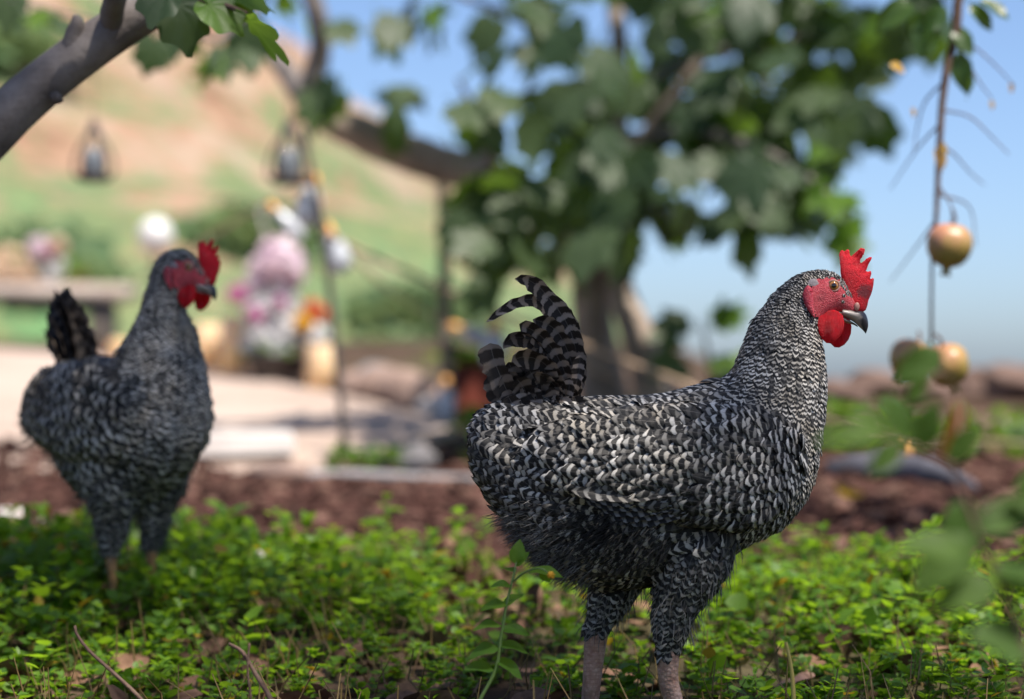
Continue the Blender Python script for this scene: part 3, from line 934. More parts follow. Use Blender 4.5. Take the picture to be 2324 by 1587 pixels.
ys = np.unique(np.concatenate([np.linspace(0.2, 10, 150), np.geomspace(10, 1500, 46), np.linspace(-6, 0.2, 10)]))
ts = np.concatenate([-np.geomspace(1400, 3, 22), np.linspace(-2.8, 2.8, 90), np.geomspace(3, 1400, 22)])
Yg, Xg = np.meshgrid(ys, ts, indexing='ij')
Zg = gz(Xg, Yg)
Zg = np.where(Yg > 40, np.interp(Yg, [40, 120, 1500], [0, -3.5, -3.5]) + np.minimum(Zg, 0.5) * np.clip((120 - Yg) / 80, 0, 1), Zg)
n1, n2 = Yg.shape
a = (np.arange(n1 - 1)[:, None] * n2 + np.arange(n2 - 1)[None]).ravel()
gm = MB(); gm.add(np.stack([Xg, Yg, Zg], -1).reshape(-1, 3), [np.stack([a, a + 1, a + n2 + 1, a + n2], 1)])
tag(gm.build("ground", M_GROUND), kind="structure")

# hillside: rises to the left behind the terrace
def hill_z(x, y):
    ridge = np.interp(x, [-40, -14, -6.4, -3.1, 0.75, 1.95, 4, 9], [17, 12.5, 8.4, 4.75, 1.75, 0.30, -2.0, -5.0])
    base = 0.55 + np.where(x > 0.6, -(x - 0.6) * 0.55, 0)
    t = np.clip((y - 12.5) / (30 - 12.5), 0, 1)
    z = base + (ridge - base) * t ** 1.15
    z = z + sstep(12.5, 15, y) * 0.22 * vnoise(x * 0.8, y * 0.8, 9)
    step = np.floor(z / 0.9) * 0.9
    z = z * 0.6 + 0.4 * (step + 0.9 * sstep(0.62, 1.0, (z - step) / 0.9))
    return np.where(y > 30, z - (y - 30) * 0.5, z) - 0.03
hy = np.concatenate([np.linspace(11.6, 31, 110), np.linspace(32, 60, 12)])
hx = np.concatenate([np.linspace(-40, -9, 40), np.linspace(-8.8, 9, 130)])
Yh, Xh = np.meshgrid(hy, hx, indexing='ij')
Zh = hill_z(Xh, Yh)
n1, n2 = Yh.shape
a = (np.arange(n1 - 1)[:, None] * n2 + np.arange(n2 - 1)[None]).ravel()
hm = MB(); hm.add(np.stack([Xh, Yh, Zh], -1).reshape(-1, 3), [np.stack([a, a + 1, a + n2 + 1, a + n2], 1)])
tag(hm.build("hill", M_HILL), kind="structure")

# paved terrace behind the bed
pav = [W(-260, 1072, 6.0), W(0, 1070, 6.02), W(470, 1076, 5.98), W(700, 1066, 6.06), W(830, 1040, 6.25), W(930, 1000, 6.6), W(1045, 968, 7.0), W(900, 925, 7.8), W(770, 893, 8.5), W(600, 862, 9.0), W(440, 838, 9.5), W(200, 805, 10.3), W(-300, 770, 11.2)]
bm = bmesh.new()
top = [bm.verts.new(p) for p in pav]
f = bm.faces.new(top)
r = bmesh.ops.extrude_face_region(bm, geom=[f])
for v in r["geom"]:
    if isinstance(v, bmesh.types.BMVert): v.co.z -= 0.09
bmesh.ops.recalc_face_normals(bm, faces=bm.faces[:])
me = bpy.data.meshes.new("paving"); bm.to_mesh(me); bm.free(); me.materials.append(M_PAVING)
tag(link(bpy.data.objects.new("paving", me)), kind="structure")

# pale edging pipe between bed and terrace
M_PIPE = mat_plain("pale_edging", (0.22, 0.21, 0.21), (0.34, 0.33, 0.33), 12, 0.6)
mb = MB(); tube(mb, [W(640, 1080, 5.9), W(800, 1078, 5.88), W(950, 1086, 5.85), W(1120, 1092, 5.8), W(1400, 1100, 5.75)], [0.013] * 5, 10, 24)
tag(mb.build("edging", M_PIPE), kind="structure")

# ------------------------------------------------------------------ bark mulch and ground cover (nobody could count these)
def chips(n, xr, yr, seed):
    q = np.random.default_rng(seed)
    x = q.uniform(*xr, n); y = q.uniform(*yr, n)
    z = gz(x, y) + q.uniform(0.0, 0.018, n)
    s = q.uniform(0.006, 0.027, n)[:, None] * np.stack([np.ones(n), q.uniform(0.4, 0.9, n), q.uniform(0.15, 0.4, n)], 1)
    C = np.array([[-1, -1, -1], [1, -1, -1], [1, 1, -1], [-1, 1, -1], [-1, -1, 1], [1, -1, 1], [1, 1, 1], [-1, 1, 1]], float)
    V = C[None] * s[:, None] * q.uniform(0.6, 1.15, (n, 8, 1))
    ang = q.uniform(0, 6.28, (n, 3)); ang[:, 1:] = q.normal(0, 0.5, (n, 2))
    cz, sz = np.cos(ang[:, 0]), np.sin(ang[:, 0]); cx, sx = np.cos(ang[:, 1]), np.sin(ang[:, 1])
    Vx = V[..., 0] * cz[:, None] - V[..., 1] * sz[:, None]; Vy = V[..., 0] * sz[:, None] + V[..., 1] * cz[:, None]
    Vz = V[..., 2] * cx[:, None] + Vy * sx[:, None]; Vy = Vy * cx[:, None] - V[..., 2] * sx[:, None]
    V = np.stack([Vx, Vy, Vz], -1) + np.stack([x, y, z], 1)[:, None]
    F = np.array([[3, 2, 1, 0], [4, 5, 6, 7], [0, 1, 5, 4], [1, 2, 6, 5], [2, 3, 7, 6], [3, 0, 4, 7]])
    mb = MB()
    mb.add(V.reshape(-1, 3), [((np.arange(n) * 8)[:, None, None] + F[None]).reshape(-1, 4)], None, np.repeat(np.stack([q.random(n)] * 4, 1), 8, 0))
    return mb
tag(chips(15000, (-1.6, 1.9), (3.55, 6.6), 5).build("bark_mulch", M_CHIP, None, False), "red brown bark chips covering the bed behind the hens", "mulch", kind="stuff")

LEAF_V = np.array([[0, 0, 0], [0.28, 0.42, 0.05], [0.30, 0, -0.02], [0.28, -0.42, 0.05], [0.66, 0.34, 0.02], [0.66, 0, -0.05], [0.66, -0.34, 0.02], [1, 0, -0.10]])
LEAF_T = [np.array([[0, 2, 1], [0, 3, 2], [4, 5, 7], [5, 6, 7]]), np.array([[1, 2, 5, 4], [2, 3, 6, 5]])]
def leaf_batch(mb, P, D, Nn, L, ratio, col):
    """simple pointed leaves folded along the midrib"""
    n = len(P)
    D = D / (np.linalg.norm(D, axis=1)[:, None] + 1e-9)
    B = np.cross(Nn, D); B /= np.linalg.norm(B, axis=1)[:, None] + 1e-9
    U = np.cross(D, B)
    V = P[:, None] + L[:, None, None] * (LEAF_V[None, :, 0:1] * D[:, None] + LEAF_V[None, :, 1:2] * ratio[:, None, None] * B[:, None] + LEAF_V[None, :, 2:3] * U[:, None])
    b = np.arange(n)[:, None, None] * 8
    mb.add(V.reshape(-1, 3), [(b + F[None]).reshape(-1, F.shape[1]) for F in LEAF_T], None, np.repeat(col, 8, 0))

def stem_batch(mb, A, M, B, w, col):
    """thin three-sided stems from A over M to B"""
    n = len(A)
    ang = np.arange(3) / 3 * 2 * math.pi
    ring = np.stack([np.cos(ang), np.sin(ang), np.zeros(3)], 1)
    V = np.stack([A[:, None] + ring * w[:, None, None], M[:, None] + ring * (w * 0.85)[:, None, None], B[:, None] + ring * (w * 0.5)[:, None, None]], 1).reshape(n, 9, 3)
    q = []
    for i in (0, 3):
        for j in range(3): q.append([i + j, i + (j + 1) % 3, i + 3 + (j + 1) % 3, i + 3 + j])
    mb.add(V.reshape(-1, 3), [((np.arange(n) * 9)[:, None, None] + np.array(q)[None]).reshape(-1, 4)], None, np.repeat(col, 9, 0))

q = np.random.default_rng(21)
NP = 4000
yy = q.uniform(1.75, 4.15, NP * 2); xx = q.uniform(-1, 1, NP * 2) * (0.30 * yy + 0.15)
edge = 3.85 + 0.18 * vnoise(xx * 2.2, xx * 0 + 1, 5) - 0.10 * sstep(0.35, 0.8, xx) * 3.0
dens = np.clip(0.58 + 1.1 * vnoise(xx * 3.4, yy * 3.4, 4), 0.06, 1) * np.clip((edge - yy) / 0.12, 0, 1)
dens *= np.where((yy < 2.75) & (xx < -0.05), 0.6, 1.0)
dens = np.maximum(dens, 0.30 * ((yy > 2.85) & (yy < 3.7)))
kp = q.random(NP * 2) < dens
xx, yy = xx[kp][:NP], yy[kp][:NP]
n = len(xx)
hgt = np.clip(0.050 + 0.036 * vnoise(xx * 2.6, yy * 2.6, 8) + q.normal(0, 0.015, n), 0.018, 0.092)
hgt *= np.where(yy > 3.1, 1.15, 0.95) * np.where(yy < 2.62, 0.62, 1.0)
hgt *= np.where((np.abs(xx + 0.52) < 0.14) & (yy > 2.75) & (yy < 3.3), 1.05, 1.0)
legz = (np.abs(xx - 0.17) < 0.035) | (np.abs(xx - 0.085) < 0.03)
hgt = np.where(legz & (yy < 2.64), np.minimum(hgt, 0.022), hgt)
zz = gz(xx, yy)
A = np.stack([xx, yy, zz - 0.004], 1)
lean = q.normal(0, 0.22, (n, 2))
B = A + np.stack([lean[:, 0] * hgt, lean[:, 1] * hgt, hgt], 1)
Mm = (A + B) / 2 + np.stack([q.normal(0, 0.004, n), q.normal(0, 0.004, n), np.zeros(n)], 1)
sm = MB()
stem_batch(sm, A, Mm, B, q.uniform(0.0007, 0.0013, n), np.stack([q.random(n)] * 4, 1))
# old bare stems
nb = 1100
xb = q.uniform(-0.75, 0.8, nb); yb = q.uniform(1.9, 3.9, nb); hb = q.uniform(0.03, 0.085, nb)
Ab = np.stack([xb, yb, gz(xb, yb)], 1); Bb = Ab + np.stack([q.normal(0, 0.4, nb) * hb, q.normal(0, 0.4, nb) * hb, hb], 1)
stem_batch(sm, Ab, (Ab + Bb) / 2 + q.normal(0, 0.006, (nb, 3)), Bb, q.uniform(0.0009, 0.0018, nb), np.stack([q.random(nb)] * 4, 1))
gc = MB()
hue = np.clip(0.5 + 0.8 * vnoise(xx * 3.0, yy * 3.0, 15), 0, 1)
tri = (vnoise(xx * 4, yy * 4, 14) + q.normal(0, 0.25, n)) > 0.0
for node in range(5):
    t = np.array([0.35, 0.55, 0.74, 0.9, 1.0])[node]
    pos = A + (B - A) * t
    az = q.uniform(0, 6.28, n) if node == 0 else az + 1.57 + q.normal(0, 0.3, n)
    for sgn in (0, math.pi):
        keep = q.random(n) < (0.75 if node < 2 else 0.95)
        aa = az + sgn
        el = q.normal(0.35, 0.3, n) + (0.25 if node == 4 else 0)
        D = np.stack([np.cos(aa) * np.cos(el), np.sin(aa) * np.cos(el), np.sin(el)], 1)
        Nn = np.array([0, 0, 1.0]) + q.normal(0, 0.25, (n, 3))
        L = (0.0085 + 0.011 * q.random(n)) * np.where(node == 4, 0.8, 1.0) * (0.7 + hgt / 0.10)
        L = np.where(q.random(n) < 0.05, L * 1.7, L)
        cl = np.stack([np.clip(hue + q.normal(0, 0.18, n), 0, 0.99), np.where(q.random(n) < 0.035, 1.0, 0.5), q.random(n), np.ones(n)], 1)
        rt = q.uniform(0.75, 1.2, n)
        leaf_batch(gc, pos[keep], D[keep], Nn[keep], L[keep], np.where(tri, 0.62, rt)[keep], cl[keep])
        k3 = keep & tri                      # divided leaves: two side leaflets
        for s3 in (0.75, -0.75):
            D3 = np.stack([np.cos(aa + s3) * np.cos(el), np.sin(aa + s3) * np.cos(el), np.sin(el) - 0.1], 1)
            leaf_batch(gc, (pos + D * (L * 0.32)[:, None])[k3], D3[k3], Nn[k3], L[k3] * 0.72, np.full(k3.sum(), 0.62), cl[k3])
tag(gc.build("ground_cover", M_WEED), "low bright green weeds carpeting the soil under the hens", "weeds", kind="stuff")
tag(sm.build("weed_stems", M_STEM), "thin brown weed stalks standing in the green carpet", "stalks", kind="stuff")

# dead leaf litter on the soil
M_DRY = mat_plain("dry_leaf", (0.075, 0.038, 0.022), (0.24, 0.14, 0.09), 40, 0.8, 0.2, 0.6)
lt = MB(); nl = 1000
xl = q.uniform(-0.8, 0.85, nl); yl = q.uniform(1.8, 4.2, nl)
ph = q.uniform(0, 6.28, nl)
leaf_batch(lt, np.stack([xl, yl, gz(xl, yl) + q.uniform(0.003, 0.02, nl)], 1), np.stack([np.cos(ph), np.sin(ph), q.normal(0, 0.35, nl)], 1), np.array([0, 0, 1.0]) + q.normal(0, 0.5, (nl, 3)), q.uniform(0.015, 0.058, nl), q.uniform(0.8, 1.5, nl), np.ones((nl, 4)))
tag(lt.build("leaf_litter", M_DRY), "scattered brown dead leaf scraps lying among the weeds", "leaf litter", kind="stuff")

# ------------------------------------------------------------------ leaves and trees
def lobed_leaf(name, mat, size=0.16, lobes=5, seed=0, droop=0.25, petiole=0.35, deep=0.45):
    """a fig leaf: lobed blade with midrib fold and stalk; origin at the stalk's foot, +x along the leaf"""
    q = np.random.default_rng(seed)
    m = 40
    th = np.linspace(-math.pi * 0.93, math.pi * 0.93, m)
    r = np.zeros(m)
    angs = [0, 0.85, -0.85, 1.75, -1.75][:lobes]; lens = [1.0, 0.86, 0.86, 0.62, 0.62][:lobes]
    for a_, l_ in zip(angs, lens):
        r = np.maximum(r, l_ * np.exp(-((th - a_) / 0.36) ** 2))
    r = np.maximum(r, deep * (1 - 0.25 * np.abs(th) / math.pi)) * (1 + 0.03 * q.normal(0, 1, m))
    r = np.convolve(np.pad(r, 1, mode='edge'), [0.22, 0.56, 0.22], 'valid')
    pl = petiole
    rings = [0.0, 0.35, 0.7, 1.0]
    V = [[pl, 0, 0]]; 
    for k_ in rings[1:]:
        x = pl + 0.18 * k_ + r * np.cos(th) * k_ * 0.62; y = r * np.sin(th) * k_ * 0.62
        z = 0.10 * np.abs(y) ** 1.2 * 1.6 - droop * (x - pl) ** 2 - 0.25 * y ** 2 + 0.02 * np.sin(th * 7 + k_ * 3) * k_
        V += np.stack([x, y, z], 1).tolist()
    V = np.array(V) * size
    tri = [[0, 1 + i, 2 + i] for i in range(m - 1)]
    quads = []
    for g in range(2):
        o = 1 + g * m
        quads += [[o + i, o + m + i, o + m + i + 1, o + i + 1] for i in range(m - 1)]
    mb = MB(); c = np.array([q.random(), 0.5, 0, 1])
    mb.add(V, [np.array(tri), np.array(quads)], None, c)
    tube(mb, np.array([[0, 0, 0], [pl * 0.5, 0, 0.04], [pl, 0, 0.0]]) * size, [0.014 * size, 0.012 * size, 0.012 * size], 5, None, c)
    return mb.mesh(name, mat)
def long_leaf(name, mat, L=0.06, ratio=0.28, seed=0, curve=0.25, fold=0.25):
    q = np.random.default_rng(seed)
    t = np.linspace(0, 1, 11)
    w = ratio * np.sin(np.clip(t * 1.02, 0, 1) ** 0.8 * math.pi) ** 0.8 * L * 0.62 + 0.0004
    V = []
    for i in range(11):
        for s_ in (-1, -0.5, 0, 0.5, 1):
            V.append([t[i] * L, s_ * w[i], fold * abs(s_) * w[i] - curve * L * t[i] ** 2 + 0.03 * L * math.sin(t[i] * 9 + s_ * 2) * abs(s_)])
    F = [[i * 5 + j, i * 5 + j + 1, i * 5 + j + 6, i * 5 + j + 5] for i in range(10) for j in range(4)]
    mb = MB(); mb.add(V, [np.array(F)], None, np.array([q.random(), 0.5, 0, 1]))
    return mb.mesh(name, mat)

def leaf_obj(mesh, loc, direction, up, parent, scale=1.0, name="leaf"):
    o = bpy.data.objects.new(name, mesh)
    x = Vector(direction).normalized(); z = Vector(up); y = z.cross(x)
    if y.length < 1e-4: y = Vector((0, 1, 0)).cross(x)
    y.normalize(); z = x.cross(y)
    o.matrix_world = Matrix.Translation(Vector(loc)) @ Matrix((x, y, z)).transposed().to_4x4() @ Matrix.Scale(scale, 4)
    COL.objects.link(o)
    if parent is not None:
        o.parent = parent
        o.matrix_parent_inverse = parent_inv(parent)
    return o
def parent_inv(p):
    m = Matrix.Identity(4)
    while p is not None:
        m = Matrix.Translation(p.location) @ m if p.rotation_euler[:] == (0, 0, 0) else p.matrix_basis @ m
        p = p.parent
    return m.inverted()

FIGM = [lobed_leaf("fig_leaf", M_FIG, 0.155, 5 if i % 2 else 3, i, 0.2 + 0.1 * (i % 3), 0.3, 0.60 + 0.06 * (i % 3)) for i in range(6)]
FIGY = [lobed_leaf("fig_leaf_young", M_FIGB, 0.155, 3 + 2 * (i % 2), 20 + i, 0.2, 0.3, 0.5) for i in range(3)]
# ------------------------------------------------------------------ fig tree behind the near hen
tree = empty("fig_tree", (W(1375, 0, 7.0).x, 7.0, gz1(W(1375, 0, 7.0).x, 7.0)))
tag(tree, "leafy fig tree with big dark lobed leaves behind the near hen", "tree")
def rel(root, pts):
    return np.array([np.array(W(*p)) - np.array(root.location) for p in pts])
mb = MB()
tube(mb, rel(tree, [(1385, 1030, 7.0), (1368, 880, 7.0), (1348, 760, 7.0), (1340, 650, 7.0), (1350, 560, 7.0), (1372, 470, 7.0), (1400, 340, 7.05), (1398, 200, 7.1), (1405, 90, 7.1), (1380, -60, 7.15)]),
     [0.085, 0.07, 0.06, 0.055, 0.052, 0.046, 0.036, 0.030, 0.026, 0.022], 14, 40, None, 0.05)
trunk = mb.build("trunk", M_FIGBARK2, tree)
limbs = [
    ([(1510, 1020, 6.85), (1490, 900, 6.85), (1450, 770, 6.85), (1415, 680, 6.9), (1385, 560, 6.95), (1388, 470, 6.9), (1450, 330, 6.8), (1560, 180, 6.7), (1640, 60, 6.7), (1700, -60, 6.7)], [0.075, 0.06, 0.05, 0.042, 0.034, 0.024, 0.02, 0.016, 0.013, 0.01]),
    ([(1350, 600, 7.0), (1240, 480, 7.0), (1120, 405, 7.0), (1000, 372, 7.0), (880, 330, 6.95), (780, 285, 6.9), (712, 250, 6.9)], [0.05, 0.055, 0.056, 0.058, 0.056, 0.05, 0.042]),
    ([(790, 290, 6.9), (715, 250, 6.9), (706, 190, 6.88), (728, 110, 6.85), (718, 30, 6.8), (690, -60, 6.8)], [0.03, 0.034, 0.032, 0.030, 0.029, 0.027]),
    ([(720, 255, 6.9), (670, 190, 7.0), (620, 120, 7.1), (575, 60, 7.2), (530, -40, 7.3)], [0.036, 0.034, 0.03, 0.028, 0.026]),
    ([(1400, 330, 7.0), (1560, 300, 6.6), (1700, 330, 6.3), (1830, 400, 6.1), (1900, 460, 6.0)], [0.022, 0.018, 0.014, 0.01, 0.006]),
    ([(1400, 220, 7.0), (1600, 130, 6.8), (1800, 90, 6.6), (1960, 60, 6.5)], [0.02, 0.016, 0.012, 0.007]),
    ([(1395, 180, 7.1), (1250, 80, 7.0), (1120, 20, 6.9), (1010, -20, 6.9)], [0.018, 0.014, 0.011, 0.008]),
    ([(1350, 540, 6.95), (1240, 520, 6.6), (1130, 530, 6.4), (1060, 560, 6.3)], [0.018, 0.014, 0.01, 0.006]),
    ([(1372, 470, 7.0), (1480, 480, 6.7), (1600, 490, 6.5), (1690, 520, 6.4)], [0.016, 0.012, 0.009, 0.005]),
    ([(545, -20, 7.2), (560, 0, 6.2), (500, 90, 5.4), (420, 70, 5.3), (300, 60, 5.05), (150, 30, 4.85), (20, 0, 4.8)], [0.014, 0.010, 0.006, 0.005, 0.004, 0.003, 0.002]),
    ([(1120, 405, 7.0), (1100, 300, 6.8), (1060, 220, 6.7), (1040, 180, 6.6)], [0.016, 0.012, 0.009, 0.005]),
]
for p, r in limbs:
    mb = MB(); tube(mb, rel(tree, p), r, 12, 30, None, 0.05)
    mb.build("limb", M_FIGBARK if p[0][0] < 1345 or p[0][1] < 480 else M_FIGBARK2, tree)
crown = empty("crown", (0, 0, 0), 0, tree)
q = np.random.default_rng(77)
spots = []
blobs = [(1520, 60, 470, 130, 34), (1230, 300, 210, 130, 34), (1500, 270, 260, 150, 40), (1730, 250, 210, 130, 30), (1140, 480, 130, 90, 22), (1300, 470, 170, 100, 30), (1560, 440, 200, 80, 22), (1780, 420, 110, 60, 16), (1860, 60, 200, 80, 22), (1130, 580, 120, 40, 5), (1290, 590, 80, 35, 5), (1180, 70, 150, 70, 10), (1900, 200, 60, 80, 8), (1450, 560, 60, 30, 4), (1950, 110, 90, 90, 10), (2060, 30, 110, 50, 8)]
for (cu, cv, ru, rv, k_) in blobs:
    for _ in range(k_):
        a_, rr = q.uniform(0, 6.28), math.sqrt(q.random())
        spots.append((cu + ru * rr * math.cos(a_), cv + rv * rr * math.sin(a_), q.uniform(5.9, 7.5), 0))
edge_l = [(1690, 490, 6.2, 0), (1700, 520, 6.2, 0), (1560, 480, 6.4, 0), (1500, 490, 6.5, 0), (1850, 420, 6.0, 2), (1905, 440, 6.0, 2), (1935, 500, 6.0, 2), (1900, 540, 6.0, 2), (1880, 380, 6.1, 1), (1950, 230, 6.2, 0), (1985, 270, 6.2, 0), (1850, 290, 6.2, 0), (1870, 340, 6.2, 1),
          (905, 50, 6.6, 1), (870, 60, 6.6, 1), (960, 30, 6.6, 0), (1000, 60, 6.6, 0), (930, 20, 6.7, 0), (985, 20, 6.6, 1), (740, 190, 6.7, 0), (770, 220, 6.7, 1), (710, 220, 6.7, 0), (900, 265, 6.8, 0), (880, 210, 6.9, 1), (1980, 40, 6.3, 1), (2060, 20, 6.3, 0), (2100, 60, 6.3, 0), (1700, 20, 6.3, 1), (1620, 20, 6.3, 1), (1230, 40, 6.5, 1),
          (480, 150, 5.2, 1), (505, 140, 5.2, 0), (570, 140, 5.3, 1), (345, 120, 5.0, 0), (440, 110, 5.4, 0), (400, 90, 5.5, 0), (90, 40, 4.8, 1), (40, 30, 4.9, 1), (150, 60, 4.8, 1), (690, 40, 5.6, 1), (650, 20, 5.6, 1), (590, 10, 5.6, 0), (20, 10, 4.8, 0), (770, 60, 6.7, 1), (560, 60, 6.0, 0)]
spots = edge_l + [spots[i] for i in q.permutation(len(spots))]
ci = Vector(tree.location)
wp = lambda s: np.array(W(s[0], s[1], s[2]))
for i, s in enumerate(spots[:300]):
    az = q.uniform(0, 6.28)
    d = Vector((math.cos(az) * 0.8, math.sin(az) * 0.6 - 0.25, -q.uniform(0.2, 1.4)))
    if s[3] == 0 and i < len(edge_l): d = Vector((q.normal(0, 0.3), -0.2, -1))
    up = Vector((q.normal(0, 0.55), -0.45 + q.normal(0, 0.4), 0.9))
    ms = FIGY[q.integers(0, 3)] if (s[3] == 2 or (s[3] == 1 and q.random() < 0.6)) else FIGM[q.integers(0, 6)]
    leaf_obj(ms, wp(s) - np.array(d.normalized()) * 0.06, d, up, crown, q.uniform(0.8, 1.3) * (0.62 if s[2] < 5.7 else 1.0))
# the rest of the crown, above and behind what the photograph shows
rest = MB()
for _ in range(260 + max(0, len(spots) - 300)):
    a_, b_, rr = q.uniform(0, 6.28), q.uniform(-1, 1), q.random() ** 0.33
    c = np.array([0.75 + 0.95 * rr * math.sqrt(1 - b_ * b_) * math.cos(a_), 6.7 + 0.6 * rr * math.sqrt(1 - b_ * b_) * math.sin(a_), 1.85 + 0.5 * rr * b_])
    if _ >= 260: c = wp(spots[300 + _ - 260])
    elif c[2] < CAM_H + 880 / F_PX * c[1]: continue
    me_ = FIGM[q.integers(0, 6)]
    co = np.empty(len(me_.vertices) * 3); me_.vertices.foreach_get("co", co); co = co.reshape(-1, 3)
    x = Vector(q.normal(0, 1, 3)); x.z -= 0.8; x.normalize(); z = Vector((q.normal(0, 0.5), q.normal(0, 0.5), 1)); y = z.cross(x).normalized(); z = x.cross(y)
    R = np.array(Matrix((x, y, z)).transposed())
    fs = [np.array([p.vertices[:] for p in me_.polygons if len(p.vertices) == m_]) for m_ in (3, 4)]
    rest.add(co @ R.T + c - np.array(tree.location), fs, None, np.array([q.random(), 0.5, 0, 1]))
rc = rest.build("upper_crown", M_FIG, tree); rc["kind"] = "stuff"

# ------------------------------------------------------------------ fig limb reaching in at upper left
tr2 = empty("fig_tree", (-1.05, 3.0, 0.0))
tag(tr2, "fig tree whose smooth grey limb slants through the upper left corner", "tree")
DL = 3.0
mb = MB()
tube(mb, rel(tr2, [(-700, 1640, DL), (-640, 1300, DL), (-520, 950, DL), (-330, 620, DL), (-150, 418, DL), (-40, 318, DL), (60, 222, DL), (175, 130, DL), (290, 50, DL), (380, -8, DL), (500, -90, DL), (640, -220, DL), (860, -420, DL + 0.05), (1050, -700, DL + 0.1)]),
     [0.075, 0.062, 0.052, 0.043, 0.036, 0.0325, 0.0300, 0.0285, 0.0275, 0.027, 0.025, 0.022, 0.015, 0.006], 18, 70, None, 0.015)
mb.build("limb", M_FIGBARK, tr2)
mb = MB(); tube(mb, rel(tr2, [(262, 75, DL), (255, 30, 2.97), (262, -30, 2.93), (230, -140, 2.9)]), [0.019, 0.015, 0.0135, 0.012], 12, 16, None, 0.03); mb.build("branch", M_FIGBARK, tr2)
mb = MB(); tube(mb, rel(tr2, [(165, 125, DL - 0.01), (168, 85, DL - 0.015), (175, 55, DL - 0.02), (172, 35, DL - 0.02)]), [0.0165, 0.0125, 0.0095, 0.004], 12, 14, None, 0.05); mb.build("stub", M_FIGBARK, tr2)
mb = MB(); tube(mb, rel(tr2, [(128, 222, DL - 0.026), (124, 226, DL - 0.031)]), [0.009, 0.005], 10, None, None, 0.1); mb.build("knot", M_FIGBARK, tr2)
mb = MB(); tube(mb, rel(tr2, [(395, -14, DL), (440, 2, 2.95), (480, 8, 2.93), (520, 16, 2.9), (560, 30, 2.88)]), [0.012, 0.007, 0.005, 0.0035, 0.002], 8, 16, None, 0.05); mb.build("twig", M_TWIG, tr2)
NEARM = [lobed_leaf("near_fig_leaf", M_FIG, 0.085, 3, 40, 0.5, 0.15, 0.72), lobed_leaf("near_fig_leaf", M_FIGB, 0.085, 3, 41, 0.4, 0.15, 0.72), lobed_leaf("near_fig_leaf", M_FIGB, 0.11, 3, 43, 0.15, 0.2, 0.5)]
leaf_obj(NEARM[0], W(400, -8, 2.93), (0.25, -0.25, -0.9), (0.2, -1, 0.1), tr2, 0.95)
leaf_obj(NEARM[1], W(455, 0, 2.9), (0.8, -0.3, -0.5), (0.1, -0.7, 0.8), tr2, 0.9)
leaf_obj(NEARM[2], W(535, 22, 2.88), (0.75, -0.1, -0.66), (0.62, 0.35, 0.72), tr2, 0.9)
leaf_obj(NEARM[0], W(380, -30, 2.9), (-0.2, -0.5, -0.5), (0, -0.8, 0.6), tr2, 0.8)
leaf_obj(NEARM[1], W(520, -10, 2.92), (0.9, 0.3, -0.1), (0, -0.6, 0.8), tr2, 0.8)
leaf_obj(NEARM[1], W(470, -20, 2.92), (0.6, 0.1, -0.2), (0, -0.8, 0.7), tr2, 0.9)
# a few big leaves of this tree above the frame
for _ in range(14):
    t_ = q.random()
    b0 = np.array(W(560 + 470 * t_, -140 - 540 * t_ ** 1.1, DL))
    c = b0 + np.array([q.normal(0, 0.09), q.normal(0, 0.14), abs(q.normal(0, 0.10)) + 0.02])
    mb = MB(); tube(mb, np.array([b0, (b0 + c) / 2 + np.array([0, 0, 0.015]), c]) - np.array(tr2.location), [0.004, 0.0032, 0.0022], 5, 6); mb.build("twig", M_TWIG, tr2)
    leaf_obj(FIGM[q.integers(0, 6)], c, (q.normal(), q.normal(), -0.5), (q.normal(0, 0.4), q.normal(0, 0.4), 1), tr2, q.uniform(0.6, 0.95))

# ------------------------------------------------------------------ pomegranate tree overhead on the right
pt = empty("pomegranate_tree", (2.3, 3.5, gz1(2.3, 3.5)))
tag(pt, "pomegranate tree with a thin fruiting twig hanging down at far right", "tree")
mb = MB(); tube(mb, np.array([[0, 0, -0.02], [0.02, -0.05, 0.6], [-0.1, -0.1, 1.2], [-0.3, -0.2, 1.8], [-0.6, -0.3, 2.2]]), [0.06, 0.05, 0.042, 0.03, 0.015], 12, 24, None, 0.06); mb.build("trunk", M_TWIG, pt)
DT = 3.7
mb = MB(); tube(mb, rel(pt, [(2600, -700, 3.6), (2350, -420, 3.65), (2220, -200, DT), (2178, -20, DT), (2168, 80, DT), (2150, 150, DT), (2138, 240, DT), (2132, 330, DT), (2128, 420, DT), (2124, 500, DT), (2116, 580, DT + 0.02), (2114, 700, DT + 0.03), (2114, 782, DT + 0.05)]),
     [0.016, 0.012, 0.009, 0.0078, 0.0072, 0.0062, 0.0056, 0.0050, 0.0044, 0.0036, 0.0026, 0.0026, 0.0026], 8, 60, None, 0.08); mb.build("hanging_twig", M_TWIG, pt)
for p in ([(2168, 80, DT), (2215, 110, DT), (2260, 150, DT), (2302, 195, DT)], [(2168, 85, DT), (2195, 140, DT), (2225, 190, DT), (2252, 225, DT)], [(2136, 250, DT), (2200, 265, DT - 0.02), (2250, 310, DT - 0.03), (2290, 350, DT - 0.05)],
          [(2130, 330, DT), (2165, 350, DT + 0.05), (2200, 390, DT + 0.08), (2235, 420, DT + 0.1)], [(2150, 180, DT), (2100, 230, DT + 0.05), (2080, 300, DT + 0.1), (2075, 350, DT + 0.1)], [(2135, 280, DT), (2080, 340, DT + 0.1), (2020, 430, DT + 0.2)],
          [(2128, 420, DT), (2160, 470, DT), (2158, 515, DT)], [(2126, 440, DT), (2200, 470, DT + 0.1), (2215, 560, DT + 0.1)], [(2124, 500, DT), (2080, 560, DT + 0.15), (2020, 640, DT + 0.2)]):
    mb = MB(); tube(mb, rel(pt, p), np.linspace(0.0020, 0.0008, len(p)), 6, 14); mb.build("twig", M_TWIG, pt)
